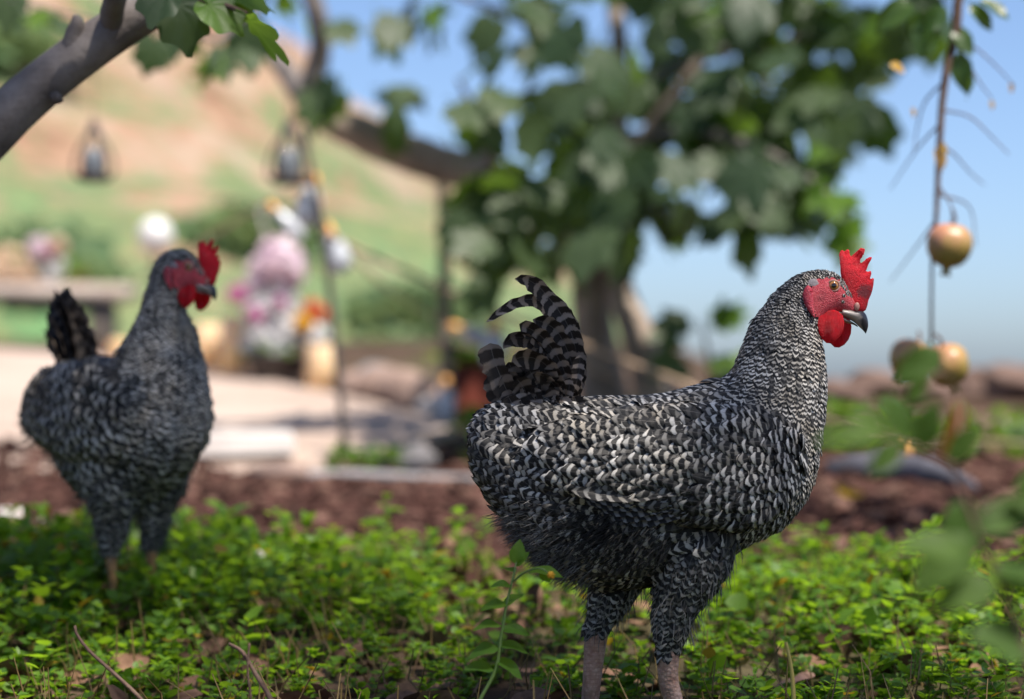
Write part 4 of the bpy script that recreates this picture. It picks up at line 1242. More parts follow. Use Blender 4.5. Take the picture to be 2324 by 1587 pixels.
POML = [long_leaf("pomegranate_leaf", M_POM, 0.055, 0.42, i, 0.15) for i in range(4)]
for (u, v, d, dr, sc) in ((2178, 120, DT, (0.1, -0.2, -1), 1.2), (2195, 135, DT, (0.15, 0.1, -1), 1.1), (2130, 60, DT, (-0.4, -0.2, -0.8), 1.1), (2100, 40, DT, (-0.2, -0.3, -0.9), 1.2), (2120, 30, DT, (-0.5, 0, -0.8), 1.0), (2150, 20, DT, (-0.7, -0.2, -0.5), 1.2), (2090, 20, DT, (-0.2, 0, -1), 1.2), (2200, 10, DT, (0.6, 0, -0.6), 1.0), (2225, 0, DT, (0.6, -0.3, -0.4), 1.0), (2075, 10, DT, (-0.6, 0, -0.4), 1.2), (2060, 0, DT + 0.1, (-0.6, 0, -0.6), 1.3), (2165, 60, DT, (0.4, -0.3, -0.7), 1.0)):
    leaf_obj(POML[q.integers(0, 4)], W(u, v, d), dr, (q.normal(0, 0.5), -0.8, 0.5), pt, sc)
YEL = long_leaf("yellow_leaf", mat_leaf("yellow_leaf", (0.5, 0.28, 0.03), (0.55, 0.36, 0.05), (0.6, 0.4, 0.03), 0.4), 0.03, 0.5, 3, 0.2)
for (u, v, sc) in ((2125, 335, 1.3), (2132, 320, 1.0), (2020, 145, 0.9), (2248, 228, 0.5), (2292, 190, 0.5), (2070, 245, 0.5)):
    leaf_obj(YEL, W(u, v, DT), (0.3 if u > 2030 else 0.9, 0, -0.9 if u > 2030 else -0.4), (0.4, -0.8, 0.4), pt, sc)
cr = MB()
ncr = 500
u3 = q.normal(0, 1, (ncr, 3)); u3 /= np.linalg.norm(u3, axis=1)[:, None]
cc = np.array([1.45, 4.0, 1.75]) + u3 * (q.random(ncr) ** 0.45)[:, None] * np.array([0.65, 0.5, 0.42])
okc = cc[:, 2] > CAM_H + 960 / F_PX * np.maximum(cc[:, 1], 0.5) + 0.1
cc = cc[okc]; m_ = len(cc)
leaf_batch(cr, cc - np.array(pt.location), q.normal(0, 1, (m_, 3)) + np.array([0, 0, -0.4]), q.normal(0, 0.6, (m_, 3)) + np.array([0, 0, 1]), q.uniform(0.045, 0.075, m_), q.uniform(0.7, 1.0, m_), np.stack([q.random(m_), np.full(m_, 0.5), q.random(m_), np.ones(m_)], 1))
crw = cr.build("crown", M_POM, pt); crw["kind"] = "stuff"
for _ in range(16):
    a_ = q.uniform(0, 6.28)
    e = np.array([1.45, 4.0, 1.75]) + q.normal(0, 0.2, 3) - np.array([2.3, 3.5, 0.1])
    mb = MB(); tube(mb, np.array([[-0.3, -0.2, 1.8], (np.array([-0.3, -0.2, 1.8]) + e) / 2 + q.normal(0, 0.08, 3), e]), [0.02, 0.011, 0.004], 6, 10); mb.build("branch", M_TWIG, pt)

# unseen tall tree added off to the side, leaf lobes placed sunward to shade the hens
sh = empty("shade_tree", (3.6, -0.6, 0.0))
tag(sh, "added unseen broadleaf tree beside the photographer, its crown shading both hens", "tree")
mb = MB(); tube(mb, np.array([[0, 0, -0.05], [0.05, 0.02, 1.5], [-0.02, 0.0, 3.0], [-0.1, 0.05, 4.6], [-0.4, 0.1, 5.6]]), [0.17, 0.14, 0.12, 0.08, 0.04], 14, 30, None, 0.05); mb.build("trunk", M_FIGBARK2, sh)
stt_ = []
for (hx, hy, hz, rx, ry, nn_) in ((0.17, 2.6, 0.30, 0.52, 0.48, 145), (-0.56, 3.25, 0.34, 0.48, 0.46, 135)):
    c = np.array([hx, hy, hz]) + np.array(SUN_DIR) * 7.2
    uu = q.normal(0, 1, (nn_, 3)); uu /= np.linalg.norm(uu, axis=1)[:, None]
    stt_.append(c + uu * (q.random(nn_) ** 0.4)[:, None] * np.array([rx, ry, 0.5]))
    mb = MB(); tube(mb, np.array([[-0.1, 0.05, 4.4], (c - np.array(sh.location) + np.array([-0.1, 0.05, 4.4])) / 2 + np.array([0, 0, 0.15]), c - np.array(sh.location)]), [0.05, 0.03, 0.012], 8, 12); mb.build("limb", M_FIGBARK2, sh)
pp = np.concatenate(stt_) - np.array(sh.location); m_ = len(pp)
mb = MB(); leaf_batch(mb, pp, q.normal(0, 1, (m_, 3)) + np.array([0, 0, -0.3]), q.normal(0, 0.5, (m_, 3)) + np.array(SUN_DIR), q.uniform(0.09, 0.13, m_), q.uniform(0.8, 1.1, m_), np.stack([q.random(m_), np.full(m_, 0.5), q.random(m_), np.ones(m_)], 1))
cr_ = mb.build("crown", M_FIG, sh); cr_["kind"] = "stuff"

# pomegranates
def mat_pom():
    k = N("pomegranate_skin")
    s = k.n("SeparateXYZ"); k.l(k.coord("Object"), s.inputs[0])
    f = k.noise(28, 4, 0.6)
    h = k.math('ADD', k.math('MULTIPLY', s.outputs[2], 9.0), k.math('MULTIPLY', s.outputs[0], -7.0))
    c = k.ramp(k.math('ADD', k.math('MULTIPLY_ADD', f, 0.8, 0.1), h), [(0.25, (0.24, 0.18, 0.04)), (0.55, (0.36, 0.22, 0.075)), (0.85, (0.46, 0.20, 0.13))])
    c = k.mix(k.ramp(k.noise(160, 3), [(0.62, 0.0), (0.7, 0.5)]), c, (0.2, 0.12, 0.04))
    return k.done(k.bsdf(c, 0.4, None, 0.5))
M_POMF = mat_pom()
def pomegranate(u, v, d, r, label, tilt=0.0, ry=0.0):
    c = W(u, v, d)
    root = empty("pomegranate", c); root.rotation_euler = (tilt, ry, 0)
    tag(root, label, "pomegranate", "pomegranates on the hanging twig")
    mb = MB()
    prof = [(0.12, -1.0), (0.35, -0.96), (0.62, -0.82), (0.86, -0.52), (0.98, -0.15), (1.0, 0.1), (0.94, 0.42), (0.76, 0.70), (0.48, 0.88), (0.2, 0.93), (0.02, 0.92)]
    pr = catmull(np.array(prof), 26)
    n_ = 28; th = np.arange(n_) / n_ * 2 * math.pi
    V = np.concatenate([np.stack([a * (1 + 0.03 * np.cos(6 * th)) * np.cos(th), a * (1 + 0.03 * np.cos(6 * th)) * np.sin(th), np.full(n_, b)], 1) for a, b in pr]) * r
    mb.add(V, [ring_faces(26, n_)]); mb.build("fruit", M_POMF, root)
    mb = MB()
    prof = [(0.30, -0.90), (0.22, -1.02), (0.17, -1.12), (0.18, -1.2), (0.24, -1.30), (0.2, -1.30), (0.12, -1.15), (0.02, -1.12)]
    th = np.arange(24) / 24 * 2 * math.pi
    V = np.concatenate([np.stack([a * np.cos(th), a * np.sin(th), b - (0.10 * (np.cos(6 * th) > 0) if b < -1.25 else 0) + 0 * th], 1) for a, b in prof]) * r
    mb.add(V, [ring_faces(len(prof), 24)]); mb.build("calyx", M_POMF, root)
    mb = MB(); tube(mb, np.array([[0, 0, 0.9 * r], [0.003, 0, 1.2 * r], [-0.004, 0, 1.6 * r]]), [0.0028, 0.0024, 0.0024], 7, 8); mb.build("stalk", M_TWIG, root)
    return root
pomegranate(2155, 556, 3.7, 0.0345, "single yellow and red pomegranate hanging above the others at far right", 0.1, 0.12)
pomegranate(2062, 812, 3.8, 0.0300, "pink blushed pomegranate, left one of the touching pair", -0.3, 0.5)
pomegranate(2150, 828, 3.75, 0.0335, "greenish yellow pomegranate, right one of the touching pair", 0.2, -0.35)
D1 = 2.6
PX1 = D1 / F_PX
GV1 = V0 + F_PX * CAM_H / D1
near_tails = [
    dict(p=TZ([(1150, 1330), (1215, 1150), (1225, 900), (1165, 640), (1060, 450), (945, 300), (850, 200), (740, 130), (622, 126)]), w=52, tip=0.62, tpow=1.6, y=(-4, -12), roll=25, pale=0.8),
    dict(p=TZ([(1120, 1320), (1150, 1000), (1090, 720), (1000, 500), (890, 350), (770, 318), (640, 345), (520, 410), (420, 485), (342, 542)]), w=36, tip=0.55, tpow=1.1, y=(10, 18), roll=15, pale=0.85),
    dict(p=TZ([(1200, 1330), (1262, 1150), (1272, 950), (1235, 720), (1180, 540), (1090, 400), (1010, 330)]), w=40, tip=0.7, y=(14, 26), roll=40, pale=0.9),
    dict(p=TZ([(1150, 1320), (1190, 1050), (1130, 820), (1040, 650), (930, 560), (795, 520)]), w=48, tip=0.8, y=(-14, -30), roll=30, pale=0.6),
    dict(p=TZ([(1120, 1340), (1130, 1130), (1060, 930), (950, 760), (820, 640), (665, 565)]), w=50, tip=0.8, y=(-26, -52), roll=35, pale=0.75),
    dict(p=TZ([(1060, 1330), (1040, 1120), (930, 900), (800, 740), (670, 690), (560, 720), (510, 800)]), w=46, tip=0.75, y=(-20, -40), roll=45, pale=0.45),
    dict(p=TZ([(1080, 1340), (1060, 1180), (960, 1000), (840, 905), (700, 880), (590, 925)]), w=58, tip=0.8, y=(-34, -66), roll=40, pale=0.6),
    dict(p=TZ([(1080, 1360), (1050, 1230), (970, 1120), (880, 1060), (790, 1050)]), w=44, tip=0.7, y=(-40, -70), roll=50, pale=0.5),
    dict(p=TZ([(640, 1420), (560, 1240), (490, 1080), (420, 900), (385, 748)]), w=56, tip=0.86, tpow=3.0, y=(-20, -34), roll=20, pale=0.5, per=0.017),
    dict(p=TZ([(740, 1420), (680, 1250), (630, 1080), (560, 930)]), w=46, tip=0.75, y=(-6, -12), roll=25, pale=0.5, per=0.015),
    dict(p=TZ([(560, 1430), (480, 1330), (420, 1200), (395, 1050)]), w=40, tip=0.7, y=(10, 20), roll=20, pale=0.4, per=0.015),
    dict(p=TZ([(820, 1420), (800, 1250), (770, 1100), (740, 960), (700, 860)]), w=50, tip=0.75, y=(0, 0), roll=25, pale=0.25, per=0.015),
    dict(p=TZ([(950, 1400), (960, 1250), (920, 1080), (860, 930)]), w=50, tip=0.75, y=(6, 8), roll=25, pale=0.2, per=0.015),
    dict(p=TZ([(1130, 1420), (1160, 1300), (1200, 1180), (1240, 1020), (1250, 860)]), w=34, tip=0.7, y=(-30, -44), roll=35, pale=0.85, per=0.010),
    dict(p=TZ([(1100, 1420), (1110, 1320), (1140, 1200), (1150, 1080)]), w=40, tip=0.6, y=(-42, -60), roll=40, pale=0.85, per=0.010),
    dict(p=TZ([(1020, 1440), (1010, 1340), (990, 1240), (960, 1170)]), w=44, tip=0.6, y=(-44, -62), roll=40, pale=0.6, per=0.012),
    dict(p=TZ([(1060, 1320), (1090, 1100), (1050, 900), (960, 760), (880, 700), (760, 690)]), w=34, tip=0.8, y=(20, 30), roll=30, pale=0.5),
]
qt = np.random.default_rng(31)
for (bx_, by_, tx, ty, w_, pl_, yy_) in ((700, 1330, 600, 1010, 58, 0.3, 4), (760, 1330, 690, 960, 58, 0.35, -8), (830, 1330, 790, 930, 56, 0.3, 10), (900, 1330, 880, 880, 54, 0.35, -14), (980, 1330, 980, 820, 52, 0.4, 16), (640, 1340, 520, 1040, 56, 0.4, -26), (860, 1340, 760, 1010, 60, 0.35, -44), (960, 1340, 900, 1000, 56, 0.45, -50), (1080, 1320, 1090, 830, 46, 0.5, 22), (740, 1345, 640, 1090, 56, 0.4, -48)):
    near_tails.append(dict(p=TZ([(bx_, by_), (bx_ * 0.72 + tx * 0.28 + 26, by_ * 0.62 + ty * 0.38), (bx_ * 0.35 + tx * 0.65 + 22, by_ * 0.28 + ty * 0.72), (tx, ty)]), w=w_, tip=0.7, tpow=2.4, y=(yy_ * 0.6, yy_ * 1.2), roll=25, pale=pl_, per=0.0135))
for k_ in range(26):      # short coverts round the tail's root
    bx_ = qt.uniform(540, 1230); by_ = 1420 - 40 * math.sin((bx_ - 540) / 690 * 3.1); ln = qt.uniform(130, 230)
    ta = math.radians(np.interp(bx_, [540, 900, 1230], [118, 104, 82]) + qt.normal(0, 9))
    ex, ey = bx_ + ln * math.cos(ta), by_ - ln * math.sin(ta)
    ys_ = qt.choice([-1, 1]) * qt.uniform(30, 66)
    near_tails.append(dict(p=TZ([(bx_, by_), (bx_ * 0.5 + ex * 0.5 + 12, by_ * 0.5 + ey * 0.5), (ex, ey)]), w=qt.uniform(34, 50), tip=0.6, tpow=2.2, y=(ys_, ys_ * 0.92), roll=qt.uniform(15, 40), pale=qt.uniform(0.4, 0.9), per=0.0115))
for sg in (-1, 1):       # folded flight feathers along the lower edge of the wing
    for i_ in range(6):
        yl = sg * (212 - 5 * i_)
        near_tails.append(dict(name="wing_feather", mat=M_FEATHER, p=[(1600 - 14 * i_, 1085 + 15 * i_), (1500 - 6 * i_, 1104 + 13 * i_), (1400, 1114 + 11 * i_), (1290 + 16 * i_, 1104 + 10 * i_)], w=30, tip=0.75, tpow=2.2, y=(yl, yl - sg * (10 + 4 * i_)), roll=10 * sg, pale=0.30, per=0.0105))
make_hen("hen", HEN1,
    thighs=[[(1600, 1190, -66, 80), (1568, 1275, -76, 76), (1534, 1352, -74, 55), (1518, 1418, -72, 40), (1514, 1464, -70, 26)],
            [(1440, 1230, 60, 86), (1408, 1305, 66, 66), (1384, 1368, 66, 48), (1366, 1412, 66, 33), (1358, 1436, 66, 27)]],
    shanks=[dict(leg=[(1512, 1458, -70, 29), (1512, 1530, -70, 24), (1526, 1590, -70, 23), (1536, 1648, -70, 22)], foot=(1538, 1662.5, -70)),
            dict(leg=[(1358, 1420, 66, 31), (1350, 1500, 66, 25), (1343, 1580, 66, 22), (1338, 1640, 66, 22)], foot=(1338, 1662.5, 66))],
    wing=[[(1175, 1010, 1177, 1050, 12, sg * 118), (1235, 968, 1238, 1100, 32, sg * 138), (1310, 942, 1312, 1135, 44, sg * 154), (1400, 928, 1405, 1150, 50, sg * 164), (1500, 918, 1508, 1165, 52, sg * 166), (1600, 916, 1618, 1188, 50, sg * 158), (1690, 928, 1705, 1186, 44, sg * 140), (1765, 952, 1772, 1140, 32, sg * 116), (1815, 985, 1818, 1050, 10, sg * 94)] for sg in (-1, 1)],
    PX=PX1, ground_v=GV1, u0=1450, seed=3, tails=near_tails, fluff_c=(1235, 1262, 105), shade_gap=(1395, 1205, 125, 62),  # last ellipse: dark gap in the plumage imitating shade below the wing
    label="barred black and white hen in profile with a curled tail, sharp and nearest",
    loc=((1450 - U0) * PX1, D1, 0.0))
# ------------------------------------------------------------------ rear hen, turned towards the camera
D2 = 3.25
PX2 = D2 / F_PX
G2 = gz1((270 - U0) * PX2, D2)
GV2 = V0 + F_PX * (CAM_H - G2) / D2
HEN2 = [(-246, 880, -248, 910, 16), (-232, 848, -246, 945, 54), (-202, 828, -230, 995, 82), (-158, 818, -196, 1055, 104), (-106, 813, -142, 1108, 120), (-60, 812, -85, 1142, 134), (-12, 808, -20, 1152, 138),
        (20, 796, 45, 1138, 136), (44, 780, 102, 1100, 130), (58, 760, 155, 1052, 122), (66, 740, 188, 1000, 112), (72, 720, 202, 944, 96), (78, 698, 200, 882, 82), (83, 676, 190, 824, 70), (88, 655, 179, 775, 60),
        (94, 634, 172, 736, 52), (99, 611, 168, 708, 45), (110, 590, 172, 690, 40), (134, 575, 183, 676, 34), (160, 570, 196, 668, 30), (182, 577, 208, 662, 25), (200, 592, 218, 662, 20), (216, 614, 226, 662, 14), (228, 636, 230, 662, 6)]
HEAD_YAW = math.radians(26)
class Turn:
    """turns the head and upper neck about the neck's own axis"""
    def __init__(self, x0, z0, z1, ang): self.x0, self.z0, self.z1, self.ang = x0, z0, z1, ang
    def _r(self, P, sg):
        P = np.array(P, float)
        a = sg * self.ang * sstep(self.z0, self.z1, P[:, 2]) * sstep(-0.09, -0.02, P[:, 0])
        x = P[:, 0] - self.x0
        return np.stack([self.x0 + x * np.cos(a) - P[:, 1] * np.sin(a), x * np.sin(a) + P[:, 1] * np.cos(a), P[:, 2]], 1)
    def __call__(self, P): return self._r(P, 1)
    def inv(self, P): return self._r(P, -1)
zof = lambda v: (GV2 - v) * PX2
turn = Turn(130 * PX2, zof(760), zof(690), HEAD_YAW)
hs = 0.74
hen2_tails = []
for k_, (bx_, tx, tz_, yo, w_, ro) in enumerate([(-185, -276, 655, -4, 52, 30), (-188, -280, 664, 8, 54, -30), (-192, -284, 680, -12, 58, 35), (-196, -286, 692, 16, 58, -35), (-204, -288, 715, -18, 62, 40), (-208, -290, 724, 22, 62, -40), (-216, -288, 752, -24, 64, 45), (-218, -288, 758, 28, 64, -45),
        (-176, -258, 675, -10, 54, 30), (-170, -240, 700, -14, 54, 32), (-164, -222, 728, -18, 54, 34), (-160, -204, 755, -22, 52, 36), (-168, -236, 705, 12, 54, -32), (-162, -214, 738, 16, 54, -34)]):
    hh = 880 - tz_
    hen2_tails.append(dict(p=[(bx_, 885), (bx_ - 6, 880 - hh * 0.4), (bx_ * 0.6 + tx * 0.4, 880 - hh * 0.75), (tx, tz_)], w=w_ * 1.25, tip=0.86, tpow=3.5, y=(yo * 0.55, yo * 0.7), roll=ro * 0.8, pale=0.30, per=0.018))
make_hen("hen", HEN2,
    thighs=[[(20, 1040, -54, 80), (8, 1105, -58, 66), (4, 1165, -56, 45), (0, 1215, -55, 31), (-4, 1242, -54, 23)],
            [(30, 1040, 56, 80), (18, 1105, 62, 62), (10, 1160, 63, 42), (4, 1205, 63, 30), (-2, 1235, 62, 23)]],
    shanks=[dict(leg=[(-4, 1234, -54, 18), (2, 1300, -54, 11), (6, 1350, -54, 11), (8, GV2 - 14, -54, 11)], foot=(10, GV2, -54)),
            dict(leg=[(-2, 1226, 62, 18), (0, 1300, 62, 11), (4, 1350, 62, 11), (6, GV2 - 14, 62, 11)], foot=(8, GV2, 62))],
    wing=[[(-226, 900, -226, 940, 12, sg * 84), (-188, 865, -220, 975, 26, sg * 112), (-140, 842, -150, 1010, 34, sg * 128), (-60, 832, -60, 1030, 36, sg * 140), (20, 832, 20, 1035, 36, sg * 140), (90, 850, 90, 1020, 30, sg * 126), (130, 890, 130, 970, 12, sg * 110)] for sg in (-1, 1)],
    PX=PX2, ground_v=GV2, u0=0, seed=9, tails=hen2_tails, fluff_c=(-250, 1010, 80), warp=turn, head_shift=(-1850 + 164, -660 + 618), head_scale=hs * 0.95,
    label="barred hen standing farther back facing the camera, softly out of focus",
    loc=((296 - U0) * PX2, D2, G2), rz=math.radians(-42), dens=0.8, fscale=1.12, palek=1.05, shank_mat=M_SHANKY)
# ------------------------------------------------------------------ things on and behind the terrace
M_WHITE = mat_plain("white_ceramic", (0.60, 0.59, 0.58), (0.70, 0.69, 0.67), 8, 0.4)
M_METAL = mat_plain("dark_metal", (0.035, 0.03, 0.028), (0.09, 0.075, 0.065), 30, 0.5)
M_POST = mat_plain("grey_wood", (0.09, 0.075, 0.06), (0.2, 0.165, 0.135), 18, 0.85)
M_BENCH = mat_plain("weathered_board", (0.34, 0.27, 0.23), (0.52, 0.44, 0.38), 7, 0.8)
M_STONE = mat_plain("field_stone", (0.16, 0.105, 0.085), (0.36, 0.27, 0.225), 4.5, 0.9, 0.2, 0.8)
M_BANK = mat_plain("bank_stone", (0.085, 0.055, 0.045), (0.21, 0.145, 0.12), 7, 0.95, 0.1, 0.9)
M_STONEG = mat_plain("grey_stone", (0.10, 0.095, 0.10), (0.26, 0.25, 0.25), 6, 0.9, 0.2, 0.8)
M_PALESTONE = mat_plain("pale_stone", (0.48, 0.44, 0.41), (0.66, 0.62, 0.58), 6, 0.85, 0.2, 0.5)
M_ROPE = mat_plain("tan_rope", (0.30, 0.21, 0.14), (0.46, 0.34, 0.24), 50, 0.85)
M_TERRA = mat_plain("red_clay", (0.13, 0.022, 0.012), (0.19, 0.04, 0.02), 12, 0.7)
M_DARKPOT = mat_plain("dark_pot", (0.02, 0.016, 0.014), (0.06, 0.045, 0.04), 12, 0.6)
M_GREENLEAF = mat_leaf("pot_plant_leaf", (0.04, 0.10, 0.02), (0.10, 0.20, 0.03), (0.25, 0.42, 0.04), 0.4)
def petal(name, a, b): return mat_leaf(name, a, b, tuple(min(1, x * 1.1) for x in a), 0.35, 0.6, 0.3, 30)
M_PINK = petal("pale_pink_petal", (0.88, 0.70, 0.78), (0.92, 0.82, 0.87))
M_WPETAL = petal("white_petal", (0.84, 0.84, 0.85), (0.90, 0.89, 0.88))
M_MAGENTA = petal("magenta_petal", (0.62, 0.16, 0.40), (0.70, 0.30, 0.50))
M_YPETAL = petal("yellow_petal", (0.85, 0.45, 0.03), (0.85, 0.60, 0.10))
M_OPETAL = petal("orange_petal", (0.72, 0.12, 0.05), (0.75, 0.22, 0.10))
M_CREAM = petal("cream_petal", (0.80, 0.60, 0.42), (0.86, 0.72, 0.56))
M_RPETAL = petal("dark_red_petal", (0.30, 0.02, 0.03), (0.45, 0.05, 0.05))
k = N("candle_wax")
s_ = k.n("SeparateXYZ"); k.l(k.coord("Object"), s_.inputs[0])
wx = k.mix(k.ramp(k.math('MULTIPLY', s_.outputs[2], 5.0), [(0.2, 0.0), (0.9, 1.0)]), (0.80, 0.58, 0.32), (0.85, 0.68, 0.46))
M_WAX = k.done(k.translucent(k.bsdf(wx, 0.45, None, 0.4, Subsurface_Weight=0.3, Subsurface_Radius=(0.03, 0.015, 0.006), Subsurface_Scale=1.0), (0.9, 0.55, 0.2), 0.2))
k = N("bulb_glass"); M_BULB = k.done(k.bsdf((0.48, 0.51, 0.56), 0.2, None, 0.5))
k = N("orange_cap"); M_CAP = k.done(k.bsdf(k.mix(k.noise(60), (0.80, 0.34, 0.06), (0.85, 0.48, 0.14)), 0.4))
k = N("smoked_glass"); M_LGLASS = k.done(k.bsdf((0.20, 0.22, 0.24), 0.15, None, 0.5))
k = N("lantern_glass"); M_GLASS = k.done(k.bsdf((0.85, 0.9, 0.92), 0.05, None, 0.5, Transmission_Weight=0.8))

def on(u, d):                      # a point of the ground or paving at distance d
    x = (u - U0) / F_PX * d
    return x, d
def blossom(mb, c, r, q, petals=16):
    """a ball-shaped bloom of many small cupped petals"""
    n_ = petals * 5
    d = q.normal(0, 1, (n_, 3)); d /= np.linalg.norm(d, axis=1)[:, None]
    t = np.cross(d, q.normal(0, 1, (n_, 3)))
    ellipsoid(mb, c, (r * 0.72,) * 3, 14, 10, np.array([0.5, 0.5, 0.5, 1]), 0.06)
    leaf_batch(mb, np.array(c) + d * r * q.uniform(0.6, 0.8, n_)[:, None], d * 0.45 + t * 0.8, d, np.full(n_, r * 0.45), np.full(n_, 1.3), np.stack([q.random(n_), np.full(n_, 0.5), q.random(n_), np.ones(n_)], 1))
q = np.random.default_rng(5)

# flower pot with pink and white blooms
def pot_of_flowers(name, label, base, pot, blooms, leaves=12, cat="flower pot", matp=None):
    root = empty(name, base); tag(root, label, cat)
    mb = MB(); r0, r1, h = pot
    lathe(mb, [(0.01, 0), (r0, 0), (r0 * 1.02, h * 0.1), (r1, h * 0.86), (r1 * 1.08, h * 0.86), (r1 * 1.08, h), (r1 * 0.95, h), (r1 * 0.9, h * 0.9), (0.01, h * 0.9)], 24); mb.build("pot", matp or M_DARKPOT, root)
    mb = MB(); tops = [(x, y, z) for x, y, z, r, m in blooms]
    for t in tops:
        tube(mb, np.array([[0, 0, h * 0.85], [t[0] * 0.4, t[1] * 0.4, (h + t[2]) / 2], t]), [0.003, 0.003, 0.002], 5, 8)
    mb.build("stems", M_GREENLEAF, root)
    for x, y, z, r, m in blooms:
        mb = MB(); blossom(mb, (x, y, z), r, q); mb.build("blossom", m, root)
    lm = long_leaf("pot_leaf", M_GREENLEAF, 0.12, 0.4, 3, 0.4)
    for _ in range(leaves):
        a_ = q.uniform(0, 6.28)
        leaf_obj(lm, Vector(base) + Vector((0.03 * math.cos(a_), 0.03 * math.sin(a_), h * 0.95)), (math.cos(a_), math.sin(a_), q.uniform(0.3, 1.3)), (0, 0, 1), root, q.uniform(0.7, 1.3))
    return root
dP = 9.0; k9 = dP / F_PX
def bl(u, v, ru, m, y=0.0, base=(630, 872)): return ((u - base[0]) * k9, y, (base[1] - v) * k9, ru * k9, m)
pot_of_flowers("flower_pot", "dark pot heaped with pale pink, white and yellow blooms on the terrace", W(630, 872, dP), (0.085, 0.115, 0.11),
    [bl(632, 592, 62, M_PINK), bl(600, 610, 46, M_PINK, 0.03), bl(660, 600, 40, M_PINK, -0.04), bl(655, 625, 42, M_PINK), bl(585, 640, 34, M_PINK), bl(540, 667, 28, M_MAGENTA), bl(550, 672, 18, M_MAGENTA, -0.03), bl(590, 700, 44, M_WPETAL), bl(640, 690, 46, M_WPETAL), bl(585, 715, 22, M_MAGENTA, -0.06), bl(640, 688, 16, M_MAGENTA, -0.08), bl(600, 750, 48, M_WPETAL), bl(655, 750, 50, M_WPETAL), bl(625, 780, 52, M_WPETAL), bl(690, 735, 26, M_YPETAL, -0.05), bl(712, 705, 28, M_OPETAL), bl(728, 715, 22, M_OPETAL), bl(715, 760, 34, M_WPETAL), bl(570, 790, 30, M_WPETAL)])
mb = MB(); hb_ = empty("wire_hook", W(640, 800, 9.05)); tag(hb_, "thin pale wire loop arching above the pink blooms", "wire hook")
mb = MB(); tube(mb, np.array([np.array(W(*p)) - np.array(hb_.location) for p in ((632, 800, 9.05), (622, 600, 9.05), (600, 520, 9.05), (592, 475, 9.05), (615, 468, 9.05), (640, 500, 9.05), (660, 530, 9.05), (645, 552, 9.05))]), [0.006] * 8, 6, 40); mb.build("wire", M_PALESTONE, hb_)

def candle(u, vb, vt, d, w, label):
    root = empty("candle", W(u, vb, d)); tag(root, label, "candle", "cream pillar candles on the terrace")
    h = (vb - vt) / F_PX * d; r = w / 2 / F_PX * d
    mb = MB(); lathe(mb, [(0.001, 0), (r, 0), (r * 1.01, h * 0.5), (r, h * 0.97), (r * 0.94, h), (r * 0.8, h * 0.97), (r * 0.5, h * 0.93), (0.001, h * 0.92)], 28); mb.build("wax", M_WAX, root)
    mb = MB(); tube(mb, np.array([[0, 0, h * 0.9], [0.002, 0, h * 0.97], [0.006, 0, h * 1.03]]), [0.0025, 0.002, 0.0015], 6); mb.build("wick", M_METAL, root)
candle(470, 832, 735, 9.2, 66, "short wide cream candle just right of the rear hen's neck")
candle(527, 845, 718, 9.1, 56, "tall slim cream candle between short candle and flower pot")
candle(727, 885, 782, 8.6, 62, "cream candle right of the flower pot by the thin stake")
candle(268, 818, 770, 9.4, 40, "small cream candle seen through the gap behind the rear hen's back")

# globe lamp behind the rear hen's head
root = empty("globe_lamp", W(352, 815, 10.0)); tag(root, "white globe lamp on a stake behind the rear hen's head", "lamp")
k10 = 10.0 / F_PX
mb = MB(); ellipsoid(mb, (0, 0, (815 - 535) * k10), (0.073, 0.073, 0.073), 24, 16); mb.build("globe", M_WHITE, root)
mb = MB(); tube(mb, np.array([[0, 0, -0.02], [0, 0, 0.2], [0, 0, (815 - 572) * k10]]), [0.009, 0.009, 0.009], 8); mb.build("stake", M_METAL, root)

# bench with flower vases
dB = 12.0; kB = dB / F_PX
bx = W(120, 808, dB)
root = empty("bench", bx); tag(root, "low weathered board bench behind the rear hen's tail", "bench")
mb = MB()
box(mb, ((120 - 120) * kB - 0.12, -0.10, (808 - 665) * kB), (1.02, 0.19, 0.075), 0, None, 0.004); mb.build("board", M_BENCH, root)
mb = MB(); box(mb, (-0.12, 0.10, (808 - 663) * kB), (1.0, 0.19, 0.07), 0, None, 0.004); mb.build("board", M_BENCH, root)
for xx_ in (-0.42, -0.20 + 0.45):
    mb = MB(); box(mb, (xx_, 0, (808 - 665) * kB / 2 - 0.025), (0.1, 0.3, (808 - 665) * kB - 0.05), 0, None, 0.006); mb.build("leg", M_POST, root)
def blb(u, v, ru, m, y=0.0, base=(0, 0)): return ((u - base[0]) * kB, y, (base[1] - v) * kB, ru * kB, m)
b1 = (30, 648)
pot_of_flowers("flower_vase", "white vase with a mound of cream blooms at the left end of bench", W(b1[0], b1[1] - 2, dB), (0.05, 0.065, 0.09),
    [blb(u, v, r_, M_CREAM, y_, b1) for u, v, r_, y_ in ((10, 590, 34, 0), (45, 600, 36, 0), (-15, 605, 34, 0), (70, 620, 28, -0.03), (30, 620, 34, -0.08), (0, 625, 30, -0.08), (85, 635, 22, -0.05))], 6, "flower vase", M_WHITE)
b2 = (118, 648)
pot_of_flowers("flower_vase", "white vase with lilac, orange and dark red blooms on the bench", W(b2[0], b2[1] - 2, dB - 0.03), (0.04, 0.055, 0.075),
    [blb(u, v, r_, m_, y_, b2) for u, v, r_, m_, y_ in ((88, 562, 26, M_PINK, 0), (100, 580, 24, M_PINK, -0.02), (132, 560, 22, M_CREAM, 0), (120, 580, 16, M_RPETAL, -0.07), (128, 572, 13, M_RPETAL, -0.07), (112, 600, 22, M_WPETAL, 0), (132, 605, 22, M_WPETAL, -0.03), (120, 622, 20, M_WPETAL, -0.05))], 5, "flower vase", M_WHITE)
lm = lobed_leaf("pot_leaf", M_FIGB, 0.16, 3, 60, 0.2, 0.2, 0.6)
